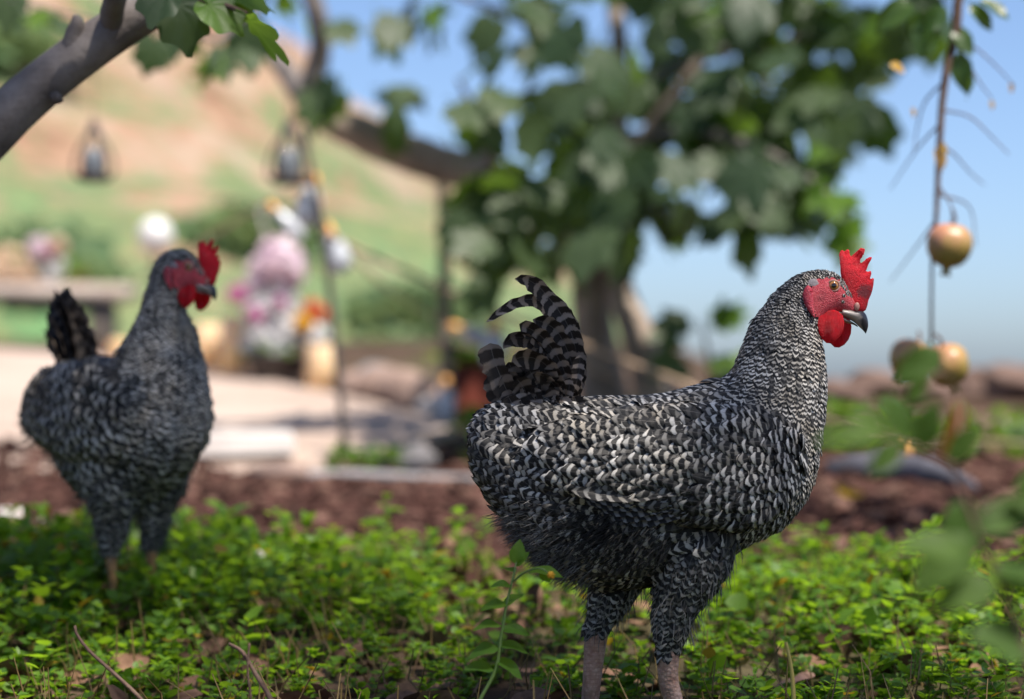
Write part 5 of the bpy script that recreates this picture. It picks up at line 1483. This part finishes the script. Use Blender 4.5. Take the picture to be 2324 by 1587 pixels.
root = empty("seedling", W(178, 645, dB)); tag(root, "small bright green seedling in a cup at bench middle", "plant")
mb = MB(); lathe(mb, [(0.005, 0), (0.03, 0), (0.038, 0.06), (0.034, 0.06), (0.005, 0.05)], 16); mb.build("pot", M_TERRA, root)
mb = MB(); tube(mb, np.array([[0, 0, 0.05], [0.003, 0, 0.07], [0, 0, 0.10]]), [0.003, 0.003, 0.002], 6); mb.build("stem", M_GREENLEAF, root)
for dr in ((0.5, -0.6, 0.6), (-0.5, -0.6, 0.5), (0.1, -0.5, -0.2)): leaf_obj(lm, W(178, 608, dB), dr, (0, -0.6, 0.8), root, 0.7)

# stakes, string lights and rope
root = empty("stake", W(785, 1042, 6.35)); tag(root, "thin dark metal stake standing on the terrace edge", "stake")
mb = MB(); tube(mb, np.array([np.array(W(*p)) - np.array(root.location) for p in ((786, 1050, 6.35), (776, 930, 6.35), (760, 760, 6.35), (742, 600, 6.35), (722, 470, 6.35), (705, 380, 6.35), (690, 290, 6.35))]), [0.0105, 0.0105, 0.010, 0.0095, 0.009, 0.008, 0.007], 8, 40); mb.build("rod", M_METAL, root)
root = empty("post", W(1016, 965, 7.5)); tag(root, "weathered wooden post at the right end of the terrace", "post")
mb = MB(); tube(mb, np.array([np.array(W(*p)) - np.array(root.location) for p in ((1016, 975, 7.5), (1012, 800, 7.5), (1008, 600, 7.5), (1004, 420, 7.5), (1000, 340, 7.5))]), [0.021, 0.02, 0.019, 0.018, 0.017], 10, 30, None, 0.05); mb.build("pole", M_POST, root)
root = empty("rope", W(780, 545, 6.6)); tag(root, "tan rope sagging from the metal stake past the tree trunk", "rope")
mb = MB(); tube(mb, np.array([np.array(W(*p)) - np.array(root.location) for p in ((742, 530, 6.4), (800, 560, 6.6), (900, 605, 6.9), (1008, 655, 7.3), (1150, 715, 6.9), (1320, 782, 6.5), (1450, 832, 6.2), (1570, 880, 6.0), (1700, 960, 5.95), (1800, 1045, 5.9), (1830, 1105, 5.85))]), [0.0075] * 11, 7, 70); mb.build("strand", M_ROPE, root)
root = empty("string_lights", W(600, 470, 6.6)); tag(root, "string of clear bulbs with orange caps draped along the terrace", "string lights")
loc0 = np.array(root.location)
mb = MB(); tube(mb, np.array([np.array(W(*p)) - loc0 for p in ((300, 640, 7.4), (440, 560, 7.1), (530, 505, 6.8), (598, 462, 6.6), (650, 440, 6.5), (706, 405, 6.4), (725, 470, 6.4), (748, 520, 6.5), (860, 640, 6.9), (1012, 735, 7.4), (1060, 745, 7.3), (1130, 725, 7.2), (1250, 790, 7.0), (1500, 900, 6.6), (1800, 940, 6.3), (2060, 990, 6.1), (2400, 1010, 6.0))]), [0.004] * 17, 6, 120); mb.build("cable", M_ROPE, root)
def bulb(u, v, d, ang, r=0.037, ln=0.085):
    """cap at (u, v), glass hanging along the direction ang from straight down"""
    c = np.array(W(u, v, d)) - loc0
    R = np.array(Matrix.Rotation(ang, 3, 'Y'))
    def lt(prof, nm, m, par):
        mb = MB(); n_ = 18; th = np.arange(n_) / n_ * 2 * math.pi
        V = np.concatenate([np.stack([a_ * np.cos(th), a_ * np.sin(th), np.full(n_, -z_)], 1) for a_, z_ in prof])
        mb.add(V @ R.T + c, [ring_faces(len(prof), n_)]); return mb.build(nm, m, par)
    g = lt([(r * 0.45, 0.03), (r * 0.62, 0.045), (r * 0.9, 0.07), (r, 0.095), (r * 0.92, 0.118), (r * 0.6, 0.136), (0.001, 0.142)], "bulb", M_BULB, root)
    lt([(0.001, -0.002), (r * 0.40, 0.0), (r * 0.5, 0.02), (r * 0.5, 0.036), (0.001, 0.04)], "cap", M_CAP, g)
bulb(712, 395, 6.4, 0.15); bulb(738, 508, 6.5, -0.35); bulb(608, 458, 6.6, -0.75, 0.022); bulb(1022, 738, 7.4, -1.15, 0.028); bulb(1128, 728, 7.2, 0.1, 0.036); bulb(2062, 1000, 6.1, 0.25, 0.026); bulb(1012, 855, 7.3, 0.0, 0.026)

# two wire lanterns hanging on the left
def lantern(u, v, d, label, s=1.0):
    c = W(u, v, d); root = empty("lantern", c); tag(root, label, "lantern", "hanging wire lanterns")
    h = 0.065 * s
    prof = np.array([(0.006, 1.25), (0.012, 1.0), (0.03, 0.55), (0.048, 0.0), (0.052, -0.45), (0.046, -0.8), (0.03, -0.98)]); prof[:, 0] *= s; prof[:, 1] *= h
    pr = catmull(prof, 18)
    for i in range(6):
        a_ = i / 6 * 2 * math.pi + 0.2
        mb = MB(); tube(mb, np.stack([pr[:, 0] * math.cos(a_), pr[:, 0] * math.sin(a_), pr[:, 1]], 1), np.full(18, 0.0042 * s), 5); mb.build("rib", M_METAL, root)
    mb = MB(); lathe(mb, [(0.001, -1.02 * h), (0.034 * s, -1.02 * h), (0.047 * s, -0.82 * h), (0.047 * s, -0.74 * h), (0.03 * s, -0.74 * h), (0.001, -0.76 * h)], 20); mb.build("base", M_METAL, root)
    mb = MB(); lathe(mb, [(0.02 * s, -0.74 * h), (0.026 * s, -0.5 * h), (0.026 * s, 0.1 * h), (0.02 * s, 0.3 * h), (0.018 * s, 0.3 * h), (0.024 * s, 0.1 * h), (0.024 * s, -0.5 * h), (0.001, -0.7 * h)], 18); mb.build("candle_glass", M_LGLASS, root)
    mb = MB(); lathe(mb, [(0.013 * s, 0.95 * h), (0.014 * s, 1.2 * h), (0.007 * s, 1.4 * h), (0.001, 1.45 * h)], 12); mb.build("cap", M_METAL, root)
    mb = MB(); tube(mb, np.array([[0, 0, 1.4 * h], [0.002, 0, 0.5], [0, 0, 1.05]]), [0.0012] * 3, 4); mb.build("hanger", M_METAL, root)
lantern(213, 355, 6.2, "teardrop wire lantern hanging below the grey limb, left one", 1.0)
lantern(655, 358, 6.3, "teardrop wire lantern hanging beside the metal stake top, right one", 1.08)

# stones and other small things round the terrace
def rock(u, v, d, r, label, mat, group=None, name="stone", sq=(1, 0.8, 0.7), cat="stone", lump=0.2):
    c = G(u, d) if v is None else W(u, v, d)
    mb = MB(); ellipsoid(mb, (0, 0, r * sq[2] * 0.75), (r * sq[0], r * sq[1], r * sq[2]), 22, 14, None, lump)
    o = mb.build(name, mat); o.location = c; o.rotation_euler = (0, 0, q.uniform(0, 6))
    tag(o, label, cat, group); return o
GS = "stones lining the back of the terrace"
rock(812, None, 8.5, 0.085, "dark brown stone next to the candle at the stake", M_STONE, GS)
rock(868, None, 8.3, 0.10, "brown stone second from the stake in the back row", M_STONE, GS)
rock(915, None, 8.1, 0.105, "tan stone in the middle of the back row", M_STONE, GS)
rock(960, None, 7.8, 0.10, "tan stone fourth from the stake in the back row", M_STONE, GS)
rock(985, None, 7.55, 0.062, "pale grey stone leaning on the wooden post", M_PALESTONE, GS)
rock(850, None, 8.75, 0.09, "stone behind the brown ones, half hidden in the back row", M_STONEG, GS)
rock(925, None, 6.2, 0.10, "dark flat stone at the terrace corner by the edging", M_STONEG, None, "stone", (1.6, 0.8, 0.42))
rock(640, None, 5.93, 0.06, "olive brown stone under the front of the pale slab", M_STONE, None, "stone", (1.6, 0.8, 0.5))
# raised pale slab on the terrace
root = empty("stone_slab", W(530, 1035, 6.35)); tag(root, "loose pale stone slab lying on the terrace beside the rear hen", "stone slab")
mb = MB(); box(mb, (0, 0, 0.035), (0.30, 0.34, 0.05), 0.12, None, 0.006); mb.build("block", M_PALESTONE, root, False)
# red planter behind the near hen's tail
root = empty("planter", W(1075, 925, 7.9)); tag(root, "red clay planter box with a green plant behind the near hen's tail", "planter")
mb = MB(); box(mb, (0, 0, 0.062), (0.15, 0.12, 0.125), 0, None, 0.002); mb.build("box", M_TERRA, root, False)
mb = MB(); box(mb, (0, 0, 0.13), (0.165, 0.135, 0.02), 0, None, 0.001); mb.build("rim", M_TERRA, root, False)
lm = long_leaf("pot_leaf", M_GREENLEAF, 0.13, 0.45, 6, 0.5)
for _ in range(22):
    a_ = q.uniform(0, 6.28)
    leaf_obj(lm, Vector(root.location) + Vector((0.04 * math.cos(a_), 0.03 * math.sin(a_), 0.135)), (math.cos(a_), math.sin(a_), q.uniform(0.4, 1.6)), (0, 0, 1), root, q.uniform(0.7, 1.2))

# bank of stones closing the bed on the right
GB = "stones of the low bank at right"
i_ = 0
for (u, d, r, lb) in ((1905, 8.2, 0.085, "pinkish bank stone touching the near hen's neck"), (1985, 8.3, 0.10, "bank stone below the left pomegranate of the pair"), (2085, 8.25, 0.095, "bank stone right under the paired pomegranates"), (2180, 8.3, 0.11, "bank stone just right of the paired pomegranates"), (2270, 8.3, 0.13, "biggest bank stone near the picture's right edge"), (2370, 8.3, 0.12, "last bank stone cut by the picture's right edge"), (1950, 7.5, 0.06, "smaller stone at the foot of the bank, left end"), (2120, 7.5, 0.065, "smaller stone at the foot of the bank, middle"), (2245, 7.5, 0.07, "smaller stone at the foot of the bank, right end")):
    o = rock(u, None, d, r, lb, M_BANK, GB, "stone", (1.35, 0.9, 0.62), "stone", 0.34); o.location.z -= r * 0.22
# dark log lying on the mulch
root = empty("log", G(1995, 5.7)); tag(root, "dark grey weathered log lying on the mulch at right", "log")
mb = MB(); tube(mb, np.array([np.array(G(u, d, r + 0.012)) - np.array(root.location) for u, d, r in ((1880, 5.75, 0.024), (1960, 5.72, 0.034), (2040, 5.7, 0.034), (2110, 5.62, 0.028), (2160, 5.5, 0.02), (2210, 5.36, 0.012))]), [0.024, 0.034, 0.036, 0.028, 0.021, 0.012], 12, 30, None, 0.14); mb.build("wood", mat_plain("grey_log", (0.035, 0.035, 0.045), (0.13, 0.13, 0.155), 14, 0.8, 0.3, 0.7), root)
# stones among the weeds
rock(25, None, 4.7, 0.026, "small white stone at the left edge behind the weeds", M_PALESTONE, None, "stone", (1.4, 0.8, 0.7))
rock(115, None, 4.65, 0.020, "small grey white stone right of the left edge one", M_PALESTONE, None, "stone", (1.4, 0.8, 0.6))
rock(2300, None, 3.33, 0.022, "white pebble lying in the weeds near the right edge", M_PALESTONE)
rock(2318, None, 3.5, 0.022, "grey pebble behind the white one near the right edge", M_STONEG)

# ------------------------------------------------------------------ fallen leaves, twigs, tall weed
def curled_leaf(name, label, loc, size, rx, ry, rz_, mat, seed, cat="leaf"):
    qq = np.random.default_rng(seed)
    t = np.linspace(-1, 1, 13); s_ = np.linspace(-1, 1, 9)
    T, S = np.meshgrid(t, s_, indexing='ij')
    wv = np.sqrt(np.clip(1 - T ** 2, 0.01, 1)) * (0.62 + 0.1 * np.sin(T * 9 + seed))
    a_ = S * 1.5
    X = T; Y = np.sin(a_) / 1.2 * wv; Z = (1 - np.cos(a_)) * wv * 0.8 + 0.35 * T ** 2 + 0.06 * np.sin(T * 7 + S * 5 + seed)
    n_ = 9
    V = np.stack([X, Y, Z], -1).reshape(-1, 3) * size
    F = [[i * n_ + j, i * n_ + j + 1, (i + 1) * n_ + j + 1, (i + 1) * n_ + j] for i in range(12) for j in range(8)]
    mb = MB(); mb.add(V, [np.array(F)])
    o = mb.build(name, mat); o.location = loc; o.rotation_euler = (rx, ry, rz_)
    tag(o, label, cat); return o
curled_leaf("dry_leaf", "curled brown dead leaf standing up behind the tall weed", G(1222, 3.18, 0.028), 0.033, 0.3, -1.25, 0.3, M_DRY, 3)
curled_leaf("dry_leaf", "pinkish brown rolled dead leaf at the bottom edge below the hen's breast", G(1772, 2.82, 0.012), 0.040, 2.4, -0.5, 0.5, mat_plain("rolled_leaf", (0.22, 0.12, 0.085), (0.36, 0.22, 0.17), 60, 0.8, 0.2, 0.6), 4)
curled_leaf("dry_leaf", "small dark curled leaf in the weeds right of the rear hen's feet", G(505, 3.72, 0.03), 0.018, 0.5, -1.0, 1.0, M_DRY, 5)
curled_leaf("dry_leaf", "dark brown dead leaf crumpled at the bottom left of the weeds", G(470, 2.95, 0.01), 0.036, 0.2, -0.5, 0.4, M_DRY, 6)
curled_leaf("dry_leaf", "brown dead leaf crumpled left of the broken twig", G(560, 2.88, 0.01), 0.032, 0.7, -0.3, 1.4, M_DRY, 8)
curled_leaf("dry_leaf", "grey brown dead leaf lying under the rear hen's feet", G(275, 3.2, 0.015), 0.026, 0.5, -0.9, 0.2, M_DRY, 9)
curled_leaf("fallen_leaf", "yellow fallen leaf on the mulch under the dark log", G(1925, 5.05, 0.03), 0.035, 0.2, 0.2, 0.4, YEL.materials[0], 7)
def twig(label, pts, r, mat, name="twig"):
    root = empty(name, W(*pts[0])); tag(root, label, "twig")
    mb = MB(); tube(mb, np.array([np.array(W(*p)) - np.array(root.location) for p in pts]), np.linspace(r, r * 0.6, len(pts)), 7, 24, None, 0.05); mb.build("stick", mat, root)
twig("curved brown twig rising from the soil at lower left", [(400, 1712, 2.45), (330, 1600, 2.45), (260, 1530, 2.46), (200, 1475, 2.47), (172, 1435, 2.48), (170, 1420, 2.48)], 0.0024, M_TWIG)
twig("broken brown twig leaning left at the bottom of the weeds", [(670, 1735, 2.4), (620, 1600, 2.4), (580, 1530, 2.42), (550, 1480, 2.43), (520, 1462, 2.44)], 0.0030, M_TWIG)
twig("upright thin dark twig crossing the broken twig", [(585, 1722, 2.42), (570, 1590, 2.42), (562, 1520, 2.42), (566, 1460, 2.42)], 0.0017, M_TWIG)
twig("pale yellow stalk poking up beside the rolled leaf", [(1806, 1690, 2.5), (1800, 1560, 2.5), (1795, 1510, 2.5), (1784, 1458, 2.5)], 0.0027, mat_plain("straw", (0.42, 0.30, 0.06), (0.52, 0.40, 0.12), 40), "stalk")
# tall weed in front of the near hen
root = empty("weed", W(1090, 1610, 2.42)); tag(root, "tallest weed with a yellow flower head left of the hen's legs", "weed")
wpts = [(1050, 1724, 2.42), (1085, 1600, 2.42), (1125, 1520, 2.42), (1138, 1440, 2.42), (1150, 1370, 2.42), (1165, 1310, 2.42), (1172, 1275, 2.42)]
wl = np.array([np.array(W(*p)) for p in wpts]) - np.array(root.location)
M_GSTEM = mat_plain("green_stem", (0.07, 0.13, 0.03), (0.12, 0.18, 0.05), 40)
mb = MB(); tube(mb, wl, [0.0022, 0.002, 0.0018, 0.0016, 0.0014, 0.0012, 0.0008], 7, 24); mb.build("stem", M_GSTEM, root)
mb = MB(); tube(mb, np.array([np.array(W(*p)) for p in ((1165, 1320, 2.42), (1190, 1300, 2.41), (1225, 1290, 2.4), (1245, 1302, 2.4))]) - np.array(root.location), [0.0012, 0.001, 0.0009, 0.0009], 6, 14); mb.build("flower_stalk", M_GSTEM, root)
WL = [long_leaf("weed_leaf", M_WEED, 0.026, 0.55, i, 0.35, 0.2) for i in range(4)]
for (u, v, dx, dz, sc) in ((1150, 1372, -1, 0.1, 1.0), (1148, 1375, 0.6, 0.7, 0.9), (1138, 1420, -0.9, 0.2, 1.1), (1140, 1430, 1, 0.1, 1.1), (1160, 1330, -0.9, 0.3, 0.8), (1168, 1300, -0.6, 0.5, 0.7), (1172, 1280, 0.1, 1, 0.9), (1172, 1285, 0.5, 0.9, 0.7), (1134, 1465, 1, 0.0, 1.2), (1132, 1470, -1, 0.0, 1.2), (1128, 1500, 0.8, -0.3, 1.2), (1200, 1298, 0.6, 0.1, 1.3), (1230, 1294, 0.4, -0.8, 0.6), (1120, 1520, -0.8, 0.3, 1.1)):
    leaf_obj(WL[q.integers(0, 4)], W(u, v, 2.42), (dx, q.normal(0, 0.4), dz), (q.normal(0, 0.3), -0.4, 0.9), root, sc)
fh = MB(); blossom(fh, np.array(W(1250, 1304, 2.4)) - np.array(root.location), 0.0045, q, 6); fh.build("flower", M_YPETAL, root)
root = empty("daisy", G(590, 3.6)); tag(root, "tiny white daisy with yellow eye in the weeds near middle left", "flower")
hd_ = 0.056
mb = MB(); tube(mb, np.array([[0, 0, -0.005], [0.003, 0, hd_ * 0.5], [0, 0, hd_]]), [0.0009] * 3, 5); mb.build("stem", M_GSTEM, root)
mb = MB()
a8 = np.arange(8) / 8 * 2 * math.pi
leaf_batch(mb, np.tile([0, 0, hd_], (8, 1)), np.stack([np.cos(a8), np.sin(a8) * 0.6, np.sin(a8) * 0.7], 1), np.tile([0, -0.7, 0.7], (8, 1)), np.full(8, 0.008), np.full(8, 0.8), np.ones((8, 4)) * 0.5); mb.build("petals", M_WPETAL, root)
mb = MB(); ellipsoid(mb, (0, -0.001, hd_ + 0.0005), (0.0028, 0.002, 0.0028), 10, 6); mb.build("eye", M_YPETAL, root)

# ------------------------------------------------------------------ blurred sapling close to the camera at right
root = empty("sapling", W(2380, 2150, 1.6)); root.location.z = 0.0
tag(root, "blurred sapling with long leaves nearest the camera at lower right", "sapling")
rl = lambda pts: np.array([np.array(W(*p)) for p in pts]) - np.array(root.location)
mb = MB(); tube(mb, rl([(2385, 2170, 1.6), (2370, 1800, 1.6), (2330, 1500, 1.6), (2270, 1320, 1.6), (2215, 1200, 1.6), (2180, 1110, 1.6), (2160, 1040, 1.62), (2180, 950, 1.66), (2172, 880, 1.7)]), [0.004, 0.0038, 0.0032, 0.0028, 0.0024, 0.0021, 0.0018, 0.0015, 0.001], 7, 50); mb.build("stem", M_TWIG, root)
mb = MB(); tube(mb, rl([(2165, 1060, 1.6), (2110, 1030, 1.58), (2050, 1005, 1.56), (2000, 990, 1.55)]), [0.0016, 0.0013, 0.0011, 0.0009], 6, 16); mb.build("twig", M_TWIG, root)
mb = MB(); tube(mb, rl([(2205, 1180, 1.6), (2270, 1130, 1.6), (2340, 1110, 1.6)]), [0.0016, 0.0013, 0.001], 6, 12); mb.build("twig", M_TWIG, root)
SL = [long_leaf("sapling_leaf", M_SAP, 0.058, 0.44, i, 0.15, 0.2) for i in range(4)]
for (u, v, d, dr, up, sc) in ((1990, 992, 1.45, (-1, -0.05, 0.03), (0, -0.62, 0.78), 0.62), (2010, 985, 1.5, (-0.7, -0.3, 0.5), (0.3, -0.8, 0.5), 0.5), (2060, 1005, 1.52, (-0.3, -0.3, 0.9), (0.5, -0.8, 0.2), 0.6), (2090, 1020, 1.55, (0.2, -0.3, 0.9), (-0.3, -0.9, 0.1), 0.6), (2040, 1000, 1.5, (-0.5, -0.2, -0.6), (0.3, -0.8, 0.5), 0.5), (2020, 985, 1.56, (-0.2, -0.5, 0.8), (0.8, -0.5, 0), 0.5), (2195, 1130, 1.6, (-0.25, -0.2, -1), (0.2, -1, 0), 0.95), (2205, 1215, 1.58, (-0.85, -0.3, -0.75), (0.3, -0.8, 0.8), 0.95), (2190, 1250, 1.55, (-0.7, -0.2, 0.12), (0, -0.7, 0.8), 0.8), (2240, 1290, 1.6, (1, -0.3, -0.1), (0, -0.5, 0.9), 0.9),
      (2210, 1200, 1.6, (0.9, 0.2, 0.35), (0, -0.8, 0.6), 0.9), (2300, 1115, 1.6, (0.9, -0.3, 0.2), (0, -0.9, 0.5), 0.9), (2280, 1330, 1.6, (0.8, -0.2, 0.4), (0, -0.9, 0.6), 0.9), (2160, 1050, 1.6, (0.5, -0.3, 0.9), (-0.4, -0.8, 0.2), 0.55), (2260, 1320, 1.58, (-0.9, -0.2, -0.3), (0, -0.8, 0.6), 0.8), (2340, 1480, 1.6, (-0.7, -0.3, 0.3), (0, -0.8, 0.6), 0.9), (2105, 850, 1.66, (-0.6, -0.2, -0.9), (0.5, -0.8, 0.3), 0.45), (2135, 792, 1.68, (-0.85, -0.2, -0.62), (0.3, -0.9, 0.4), 0.7)):
    leaf_obj(SL[q.integers(0, 4)], W(u, v, d), dr, up, root, sc)
mb = MB(); tube(mb, rl([(2172, 880, 1.7), (2140, 845, 1.68), (2110, 860, 1.66), (2095, 905, 1.66)]), [0.001, 0.001, 0.001, 0.0008], 5, 12); mb.build("twig", M_TWIG, root)
BRL = long_leaf("brown_leaf", mat_leaf("browned_leaf", (0.20, 0.08, 0.015), (0.26, 0.11, 0.02), (0.55, 0.20, 0.02), 0.45), 0.055, 0.30, 2, 0.3)
leaf_obj(BRL, W(2180, 905, 1.7), (-0.18, -0.2, -1), (0.4, -0.9, 0), root, 0.8, "leaf")

# fig sapling leaves behind the near hen's back and loose weeds round the bed
root = empty("fig_seedling", W(1620, 930, 6.6)); tag(root, "young fig shoot with a bright leaf rising behind the near hen's back", "plant")
mb = MB(); tube(mb, np.array([np.array(W(*p)) - np.array(root.location) for p in ((1620, 960, 6.6), (1615, 850, 6.6), (1600, 770, 6.6), (1590, 720, 6.6))]), [0.008, 0.007, 0.005, 0.003], 7, 14); mb.build("stem", M_TWIG, root)
for (u, v, dr, y_, sc) in ((1600, 760, (0.5, -0.3, 0.5), 1, 1.0), (1610, 740, (0.5, -0.4, 0.2), 1, 1.0), (1590, 740, (-0.9, -0.3, 0.1), 0, 1.0), (1560, 770, (-0.6, -0.4, 0.1), 0, 0.9), (1600, 800, (0.4, -0.4, -0.3), 1, 1.0), (1570, 810, (-0.5, -0.4, -0.2), 0, 1.1), (1640, 800, (0.7, -0.2, -0.3), 1, 0.9), (1640, 840, (0.1, -0.5, -0.5), 0, 1.0)):
    leaf_obj((FIGY if y_ else FIGM)[q.integers(0, 3)], W(u, v, 6.55), dr, (0.1, -0.8, 0.5), root, sc * 0.85)
def clump(u, v, d, r, h, n_, label, mat=M_GREENLEAF):
    c = G(u, d); mb = MB()
    az = q.uniform(0, 6.28, n_); rr = r * np.sqrt(q.random(n_))
    P = np.stack([rr * np.cos(az), rr * np.sin(az) * 0.7, h * q.random(n_) ** 1.5], 1)
    D = np.stack([np.cos(az), np.sin(az), q.uniform(0.2, 1.4, n_)], 1)
    leaf_batch(mb, P, D, q.normal(0, 0.4, (n_, 3)) + np.array([0, 0, 1]), q.uniform(0.03, 0.06, n_), q.uniform(0.7, 1.1, n_), np.stack([q.random(n_), np.full(n_, 0.5), q.random(n_), np.ones(n_)], 1))
    root = empty("weed_clump", c); tag(root, label, "weeds", "weed clumps round the bed")
    mb.build("leaves", mat, root)
clump(885, 1040, 6.1, 0.05, 0.06, 40, "light green weed clump on the dark flat stone")
clump(800, 1048, 6.15, 0.04, 0.05, 24, "small weed clump at the foot of the metal stake")
clump(1905, 1075, 6.6, 0.20, 0.13, 170, "green weed clump behind the log, beside the hen's breast")
clump(2080, 1055, 6.7, 0.14, 0.10, 90, "green weed clump behind the middle of the log")
clump(2280, 1050, 6.5, 0.16, 0.12, 110, "green weed clump near the right edge above the log")
clump(1180, 1090, 6.3, 0.18, 0.14, 120, "weed clump at the terrace end behind the near hen's rump")
clump(1545, 870, 7.0, 0.12, 0.12, 80, "yellow green weed clump at the foot of the fig trunk")

# shrubs on the hillside
GHS = "shrubs on the hillside"
sh_l = ["leftmost low green shrub on the hillside above the bench", "blue green shrub high at the hillside's left", "shrub on the hillside just left of the right lantern", "low shrub on the hillside right of the metal stake", "green shrub on the hillside left of the wooden post", "shrub at the hillside's foot behind the wooden post"]
sh_p = [(60, 500, 15, 0.7), (40, 170, 22, 0.9), (560, 440, 18, 0.6), (880, 745, 13.4, 0.42), (930, 640, 15.5, 0.5), (1080, 740, 13.5, 0.4)]
for lb, (u, v, d, r) in zip(sh_l, sh_p):
    x = (u - U0) / F_PX * d
    z = float(hill_z(np.array([x]), np.array([d]))[0])
    root = empty("shrub", (x, d, z)); tag(root, lb, "shrub", GHS)
    r *= 0.72
    mb = MB(); n_ = 420
    dd = q.normal(0, 1, (n_, 3)); dd /= np.linalg.norm(dd, axis=1)[:, None]; dd[:, 2] = np.abs(dd[:, 2])
    lob = 1 + 0.25 * np.sin(dd @ q.normal(0, 3, (3, 3))).sum(1) / 2
    leaf_batch(mb, dd * (r * 0.9 * lob * q.random(n_) ** 0.3)[:, None] * np.array([1.2, 0.9, 0.55]), dd + q.normal(0, 0.5, (n_, 3)), q.normal(0, 1, (n_, 3)) + dd, q.uniform(0.12, 0.24, n_), q.uniform(0.9, 1.4, n_), np.stack([q.random(n_), np.full(n_, 0.5), q.random(n_), np.ones(n_)], 1))
    mb.build("foliage", M_SHRUB, root)
    mb = MB(); tube(mb, np.array([[0, 0, -0.1], [0.03, 0, r * 0.3], [0, 0.02, r * 0.6]]), [0.04, 0.03, 0.015], 6); mb.build("stem", M_TWIG, root)
